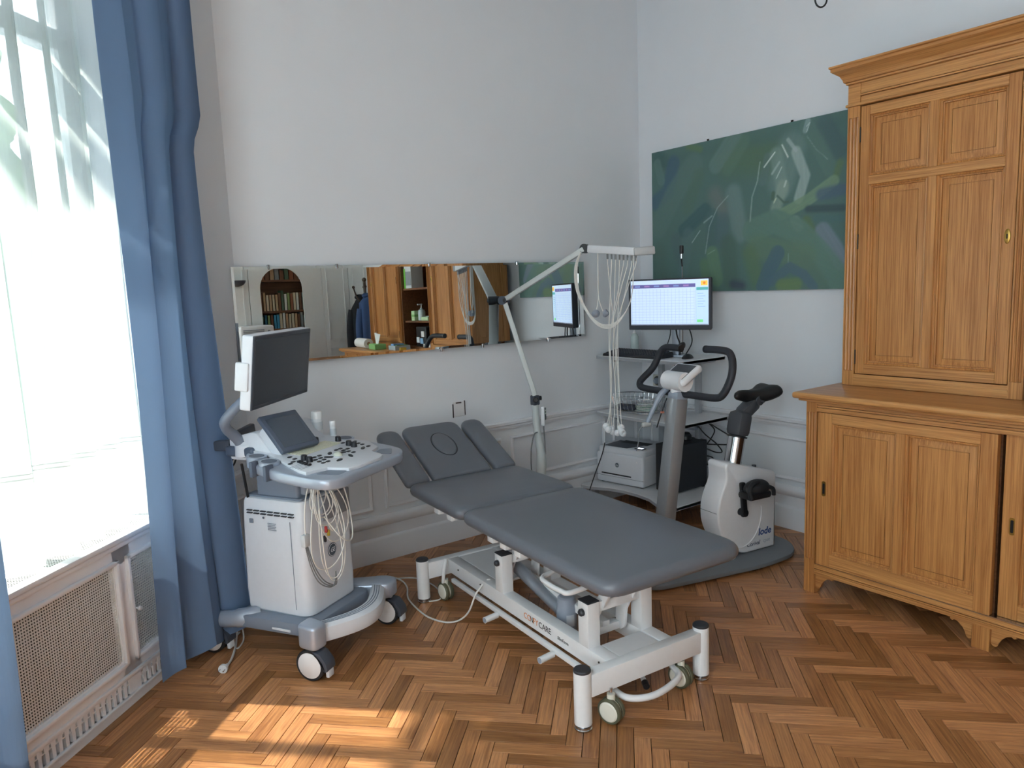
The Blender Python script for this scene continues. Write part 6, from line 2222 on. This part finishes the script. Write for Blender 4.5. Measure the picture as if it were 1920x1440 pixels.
ao('knob', B_().lathe([(0.010, 0), (0.017, 0.003), (0.017, 0.018), (0.012, 0.022), (0, 0.022)], (J0.x - 0.012, J0.y - 0.020, 0.862), (-0.55, -0.8, 0), 14), BLACK)
ao('knob', B_().lathe([(0.010, 0), (0.014, 0.003), (0.014, 0.016), (0, 0.018)], (J0.x + 0.02, J0.y - 0.012, 0.866), (0.9, -0.4, 0), 14), BLACK)
ao('lower_arm', B_().beam(J0 + Vector((0, 0, 0.02)), J1, 0.030, 0.058, up=(0.588, 0.793, -0.153), r=0.005), ARM)
ao('upper_arm', B_().beam(J1, J2, 0.030, 0.054, up=(0.756, 0.344, 0.112), r=0.005), ARM)
ao('elbow', B_().cyl(J1 + Vector((-0.03, -0.018, 0)), J1 + Vector((0.03, 0.018, 0)), 0.027, n=20), DGREY)
ao('knob', B_().lathe([(0.008, 0), (0.016, 0.003), (0.016, 0.014), (0, 0.017)], J1 + Vector((-0.012, -0.022, 0)), (-0.3, -0.9, 0), 14), BLACK)
ao('elbow', B_().cyl(J2 + Vector((-0.02, -0.012, 0)), J2 + Vector((0.02, 0.012, 0.0)), 0.026, n=20), BLACK)
ao('lead_bar', B_().beam(J2 + (J3 - J2) * 0.08, J3, 0.040, 0.042, r=0.006), ARMW)
xd_ = Vector((0.80, -0.59, 0))
ao('bar_head', B_().beam(J3 + Vector((-0.02, 0.01, 0.0)), J3 + Vector((0.075, -0.05, 0.004)), 0.046, 0.044, r=0.008), mat('bar_head_grey', srgb(182, 184, 186), 0.45))
# leads: seven along the bar fall to the electrodes near the printer
D3 = (J3 - J2)
END = J2 + D3 * 0.52
for k in range(8):
    t = 0.44 + 0.075 * k
    p = J2 + D3 * t - Vector((0, 0, 0.02))
    g = Vector((END.x + 0.012 * math.cos(k * 2.2), END.y + 0.026 * math.sin(k * 1.7), 0))
    z1 = 0.705 + 0.016 * (k % 3)
    q = [p, p - Vector((0, 0, 0.05)), Vector((p.x * 0.6 + g.x * 0.4, p.y * 0.6 + g.y * 0.4, 1.50)), Vector((g.x, g.y, 1.25)), Vector((g.x + 0.004, g.y, 1.0)), Vector((g.x + 0.010 * math.sin(k), g.y + 0.016 * math.cos(k * 1.3), 0.80)), Vector((g.x + 0.018 * math.sin(k), g.y + 0.034 * math.cos(k * 1.3), z1))]
    ld_ = ao('lead', B_().tube(q, 0.0024, 7, smooth=6), CABLE)
    ao('lead_sleeve', B_().cyl(p, p - Vector((0, 0, 0.030)), 0.0052, n=10), CABLEG, ld_)
    e = q[-1]
    ao('electrode', B_().lathe([(0.0, 0.0), (0.017, 0.002), (0.019, 0.008), (0.012, 0.016), (0.006, 0.020), (0, 0.021)], e, (-0.6, -0.75, 0.25), 16), WPLA, ld_)
# two leads ending in grey electrodes near the joint
for k in range(2):
    p = J2 + D3 * 0.25 - Vector((0, 0, 0.02))
    q = [p, p - Vector((0, 0, 0.12)), p + Vector((0.004 - 0.008 * k, 0.006 - 0.012 * k, -0.25)), p + Vector((-0.012 + 0.03 * k, 0.014 - 0.036 * k, -0.335))]
    ld_ = ao('lead', B_().tube(q, 0.003, 7, smooth=6), CABLE)
    ao('electrode', B_().lathe([(0.0, 0.0), (0.021, 0.002), (0.023, 0.010), (0.014, 0.022), (0.008, 0.028), (0, 0.029)], q[-1], (-0.6 + 0.9 * k, -0.75, -0.1), 18), GPLA, ld_)
# slack loop from the upper joint to the lead cluster
for k in range(4):
    o_ = 0.006 * k
    q = [J2 + Vector((-0.02, 0.0, 0.0)), J2 + Vector((-0.035 - o_, 0.03, -0.10)), J2 + Vector((-0.03 - o_, 0.025, -0.24)), J2 + Vector((0.0, -0.02, -0.36 - o_)), J2 + Vector((0.02, -0.10, -0.425 - o_)), J2 + Vector((0.03, -0.20, -0.415 - o_)), J2 + Vector((0.045, -0.28, -0.34)), J2 + Vector((0.05, -0.315, -0.24)), J2 + Vector((0.055, -0.325, -0.06))]
    ao('lead', B_().tube(q, 0.0027, 7, smooth=6), CABLE)
rc = thing('hand_control', 'white hand control with green keys hanging on the arm post', 'remote control', (-1.205, -0.330, 0.70), 0.65)
obj('case', B_().rbox((-0.022, -0.012, 0.0), (0.022, 0.012, 0.118), 0.006, 2), WPLA, rc)
obj('key_pad', B_().rbox((-0.015, -0.0135, 0.035), (0.015, -0.0115, 0.110), 0.003, 1), mat('keypad_green', srgb(54, 74, 68), 0.5), rc)
for k in range(4):
    obj('key', B_().cyl((-0.007 + 0.014 * (k % 2), -0.0130, 0.075 + 0.018 * (k // 2)), (-0.007 + 0.014 * (k % 2), -0.0155, 0.075 + 0.018 * (k // 2)), 0.0045, n=12), mat('key_pale', srgb(196, 214, 204), 0.5), rc)
obj('cord', B_().tube([(0.0, 0, 0.0), (0.0, 0, -0.03), (0.015, 0, -0.12), (0.018, 0, -0.20), (0.0, 0.0, -0.27), (-0.02, 0.02, -0.32)], 0.004, 7, smooth=6), CABLEG, rc)
gc = thing('grey_cable', 'thin grey cable looping beside the arm post', 'cable', (-1.232, -0.29, 0.0))
b = B_().tube([(-1.240, -0.31, 0.66), (-1.275, -0.32, 0.65), (-1.305, -0.33, 0.58), (-1.312, -0.33, 0.50), (-1.300, -0.32, 0.42), (-1.27, -0.31, 0.34), (-1.265, -0.30, 0.20), (-1.30, -0.28, 0.05), (-1.34, -0.24, 0.006)], 0.004, 7, smooth=6)
obj('cable', shift(b, (-1.232, -0.29, 0.0)), CABLEG, gc)

# ------------------------------------------------------------------ sockets, loose cables, ceiling hook
SOC = mat('socket_ivory', srgb(206, 202, 190), 0.45)
so1 = thing('triple_socket', 'row of three wall sockets under the cart monitor', 'socket', (-0.001, -0.245, 0.835))
obj('plate', B_().rbox((-0.012, -0.155, -0.042), (0.0, 0.125, 0.042), 0.004), SOC, so1)
for k in range(3):
    y = 0.080 - k * 0.088
    w_ = obj('well', B_().lathe([(0.032, 0.0), (0.034, 0.002), (0.034, 0.004), (0.029, 0.004)], (-0.012, y, 0), (-1, 0, 0), 26), mat('socket_dark', srgb(86, 84, 78), 0.6), so1)
    obj('plug', B_().lathe([(0.020, 0.0), (0.021, 0.02), (0.012, 0.034), (0, 0.035)], (-0.012, y, 0), (-1, 0, 0), 20), BLACK if k else GPLA, so1)
so2 = thing('patched_socket', 'bare wall patch with a dark marked outline above the couch head', 'socket', (-1.60, -0.001, 0.815))
obj('plate', B_().rbox((-0.045, -0.004, -0.045), (0.045, 0.0, 0.045), 0.002, 1), mat('patch_white', srgb(222, 220, 222), 0.8), so2)
for q in ((-0.048, -0.048, -0.042, 0.035), (0.036, -0.040, 0.042, 0.048), (-0.025, 0.036, 0.015, 0.044)):
    obj('gap', B_().box((q[0], -0.0052, q[1]), (q[2], -0.0005, q[3])), mat('gap_dark', srgb(70, 62, 64), 0.9), so2)
so3 = thing('wall_socket', 'ivory wall socket half hidden by the blue curtain', 'socket', wp(0.285, 0.0, 0.80))
so3.rotation_euler = (0, 0, math.atan2(WD.y, WD.x) + PI)
obj('plate', B_().rbox((-0.045, -0.012, -0.04), (0.045, 0.0, 0.04), 0.004), SOC, so3)
for k in (-1, 1):
    obj('well', B_().lathe([(0.017, 0), (0.018, 0.003), (0.014, 0.004)], (0.021 * k, -0.012, 0.0), (0, -1, 0), 20), mat('socket_dark', srgb(86, 84, 78)), so3)
wc = thing('white_wall_cable', 'thin white cable running down the wall beside the curtain', 'cable', wp(0.30, 0.02, 0.0))
b = B_().tube([wp(0.30, 0.016, 0.76), wp(0.295, 0.040, 0.70), wp(0.275, 0.045, 0.55), wp(0.27, 0.045, 0.3), wp(0.28, 0.05, 0.05), wp(0.30, 0.08, 0.008)], 0.003, 6, smooth=6)
obj('cable', shift(b, wp(0.30, 0.02, 0.0)), CABLE, wc)
bc = thing('black_cable_coil', 'black cable coiled around the grey bar next to the curtain', 'cable', wp(0.30, 0.1, 0.85))
for k in range(3):
    c = wp(0.335 + 0.012 * k, 0.075 + 0.012 * k, 0.865)
    pts = [c + WD * (0.085 * math.cos(a)) + Vector((0, 0, 0.085 * math.sin(a) * (1 + 0.05 * k))) + WN * (0.012 * math.sin(a + k)) for a in [2 * PI * j / 20 for j in range(20)]]
    obj('coil', shift(B_().tube(pts, 0.0042, 6, closed=True, smooth=2), wp(0.30, 0.1, 0.85)), CABLEK, bc)
bar = thing('grey_wall_bar', 'dark grey bar between curtain and ultrasound console', 'bar', wp(0.4, 0.05, 0.86))
b = B_().beam(wp(0.46, 0.035, 0.855), wp(0.13, 0.10, 0.905), 0.03, 0.055, r=0.006)
obj('bar', shift(b, wp(0.4, 0.05, 0.86)), DGREY, bar)
obj('wall_plate', shift(B_().cyl(wp(0.46, 0.0, 0.855), wp(0.46, 0.04, 0.855), 0.03), wp(0.4, 0.05, 0.86)), DGREY, bar)


def floor_cable(name, label, m, r, pts, ori):
    o = thing(name, label, 'cable', ori)
    obj('cable', shift(B_().tube([Vector(p) for p in pts], r, 8, smooth=8), ori), m, o)
    return o


floor_cable('white_couch_cable', 'white cable from the couch frame curving over the floor', CABLE, 0.0042, [(-2.135, -1.060, 0.200), (-2.150, -1.050, 0.196), (-2.205, -1.045, 0.150), (-2.235, -1.02, 0.06), (-2.262, -0.975, 0.010), (-2.313, -0.949, 0.006), (-2.345, -0.877, 0.006), (-2.352, -0.783, 0.006), (-2.325, -0.60, 0.006), (-2.255, -0.451, 0.006), (-2.241, -0.336, 0.006), (-2.282, -0.241, 0.006), (-2.365, -0.216, 0.006), (-2.50, -0.25, 0.006)], (-2.3, -0.8, 0))
floor_cable('pale_floor_cable', 'second pale cable lying behind the couch foot', CABLE, 0.0036, [(-2.42, -0.30, 0.005), (-2.30, -0.30, 0.005), (-2.181, -0.36, 0.005), (-2.142, -0.462, 0.005), (-2.150, -0.60, 0.005), (-2.20, -0.700, 0.005), (-2.26, -0.69, 0.005)], (-2.2, -0.5, 0))
pc = thing('plug_cable', 'loose white mains cable with plug lying on the floor by the curtain', 'cable', (-3.2, -0.6, 0))
obj('cable', shift(B_().tube([Vector(p) for p in ((-3.055, -0.36, 0.22), (-3.085, -0.40, 0.12), (-3.125, -0.45, 0.03), (-3.160, -0.540, 0.008), (-3.205, -0.640, 0.008), (-3.235, -0.690, 0.012))], 0.005, 8, smooth=8), (-3.2, -0.6, 0)), CABLE, pc)
obj('cable_loop', shift(B_().tube([Vector(p) for p in ((-3.06, -0.355, 0.20), (-3.09, -0.40, 0.09), (-3.10, -0.46, 0.012), (-3.125, -0.52, 0.006), (-3.158, -0.553, 0.006), (-3.150, -0.470, 0.006), (-3.10, -0.40, 0.006))], 0.0036, 8, smooth=8), (-3.2, -0.6, 0)), CABLE, pc)
pd_ = Vector((-0.045, -0.055, -0.002)).normalized()
p_ = Vector((-3.235, -0.690, 0.014))
obj('plug', shift(B_().cyl(p_, p_ + pd_ * 0.030, 0.007, 0.011, 14).lathe([(0.011, 0.03), (0.019, 0.034), (0.019, 0.046), (0.0, 0.047)], p_ + Vector((0, 0, 0.005)), pd_, 18), (-3.2, -0.6, 0)), WPLA, pc)
for k in (-1, 1):
    q_ = p_ + Vector((0.010 * k * 0.77, -0.010 * k * 0.63, 0.005)) + pd_ * 0.046
    obj('pin', shift(B_().cyl(q_, q_ + pd_ * 0.018, 0.0024, n=8), (-3.2, -0.6, 0)), STEEL, pc)
floor_cable('black_shelf_cable', 'dark cable running from the wall behind the couch to the printer', CABLEK, 0.0035, [(-0.52, -0.14, 0.455), (-0.58, -0.17, 0.38), (-0.68, -0.20, 0.26), (-0.78, -0.24, 0.14), (-0.86, -0.30, 0.03), (-0.95, -0.36, 0.005)], (-0.8, -0.2, 0))

# ceiling hook
hk = thing('ceiling_hook', 'black ring of a ceiling hook at the top edge', 'hook', (-1.0, -1.9, CH))
obj('rod', shift(B_().cyl((-1.015, -1.993, 2.665), (-1.015, -1.993, CH), 0.004, n=10), (-1.0, -1.9, CH)), BLACK, hk)
obj('rose', shift(B_().lathe([(0.0, -0.02), (0.03, -0.016), (0.045, 0.0)], (-1.015, -1.993, CH), n=24), (-1.0, -1.9, CH)), WHITE, hk)
obj('ring', shift(B_().tube([(-1.015 + 0.024 * math.cos(a) * 0.80, -1.993 - 0.024 * math.cos(a) * 0.59, 2.662 + 0.030 * math.sin(a)) for a in [2 * PI * k / 24 for k in range(24)]], 0.0035, 8, closed=True), (-1.0, -1.9, CH)), BLACK, hk)
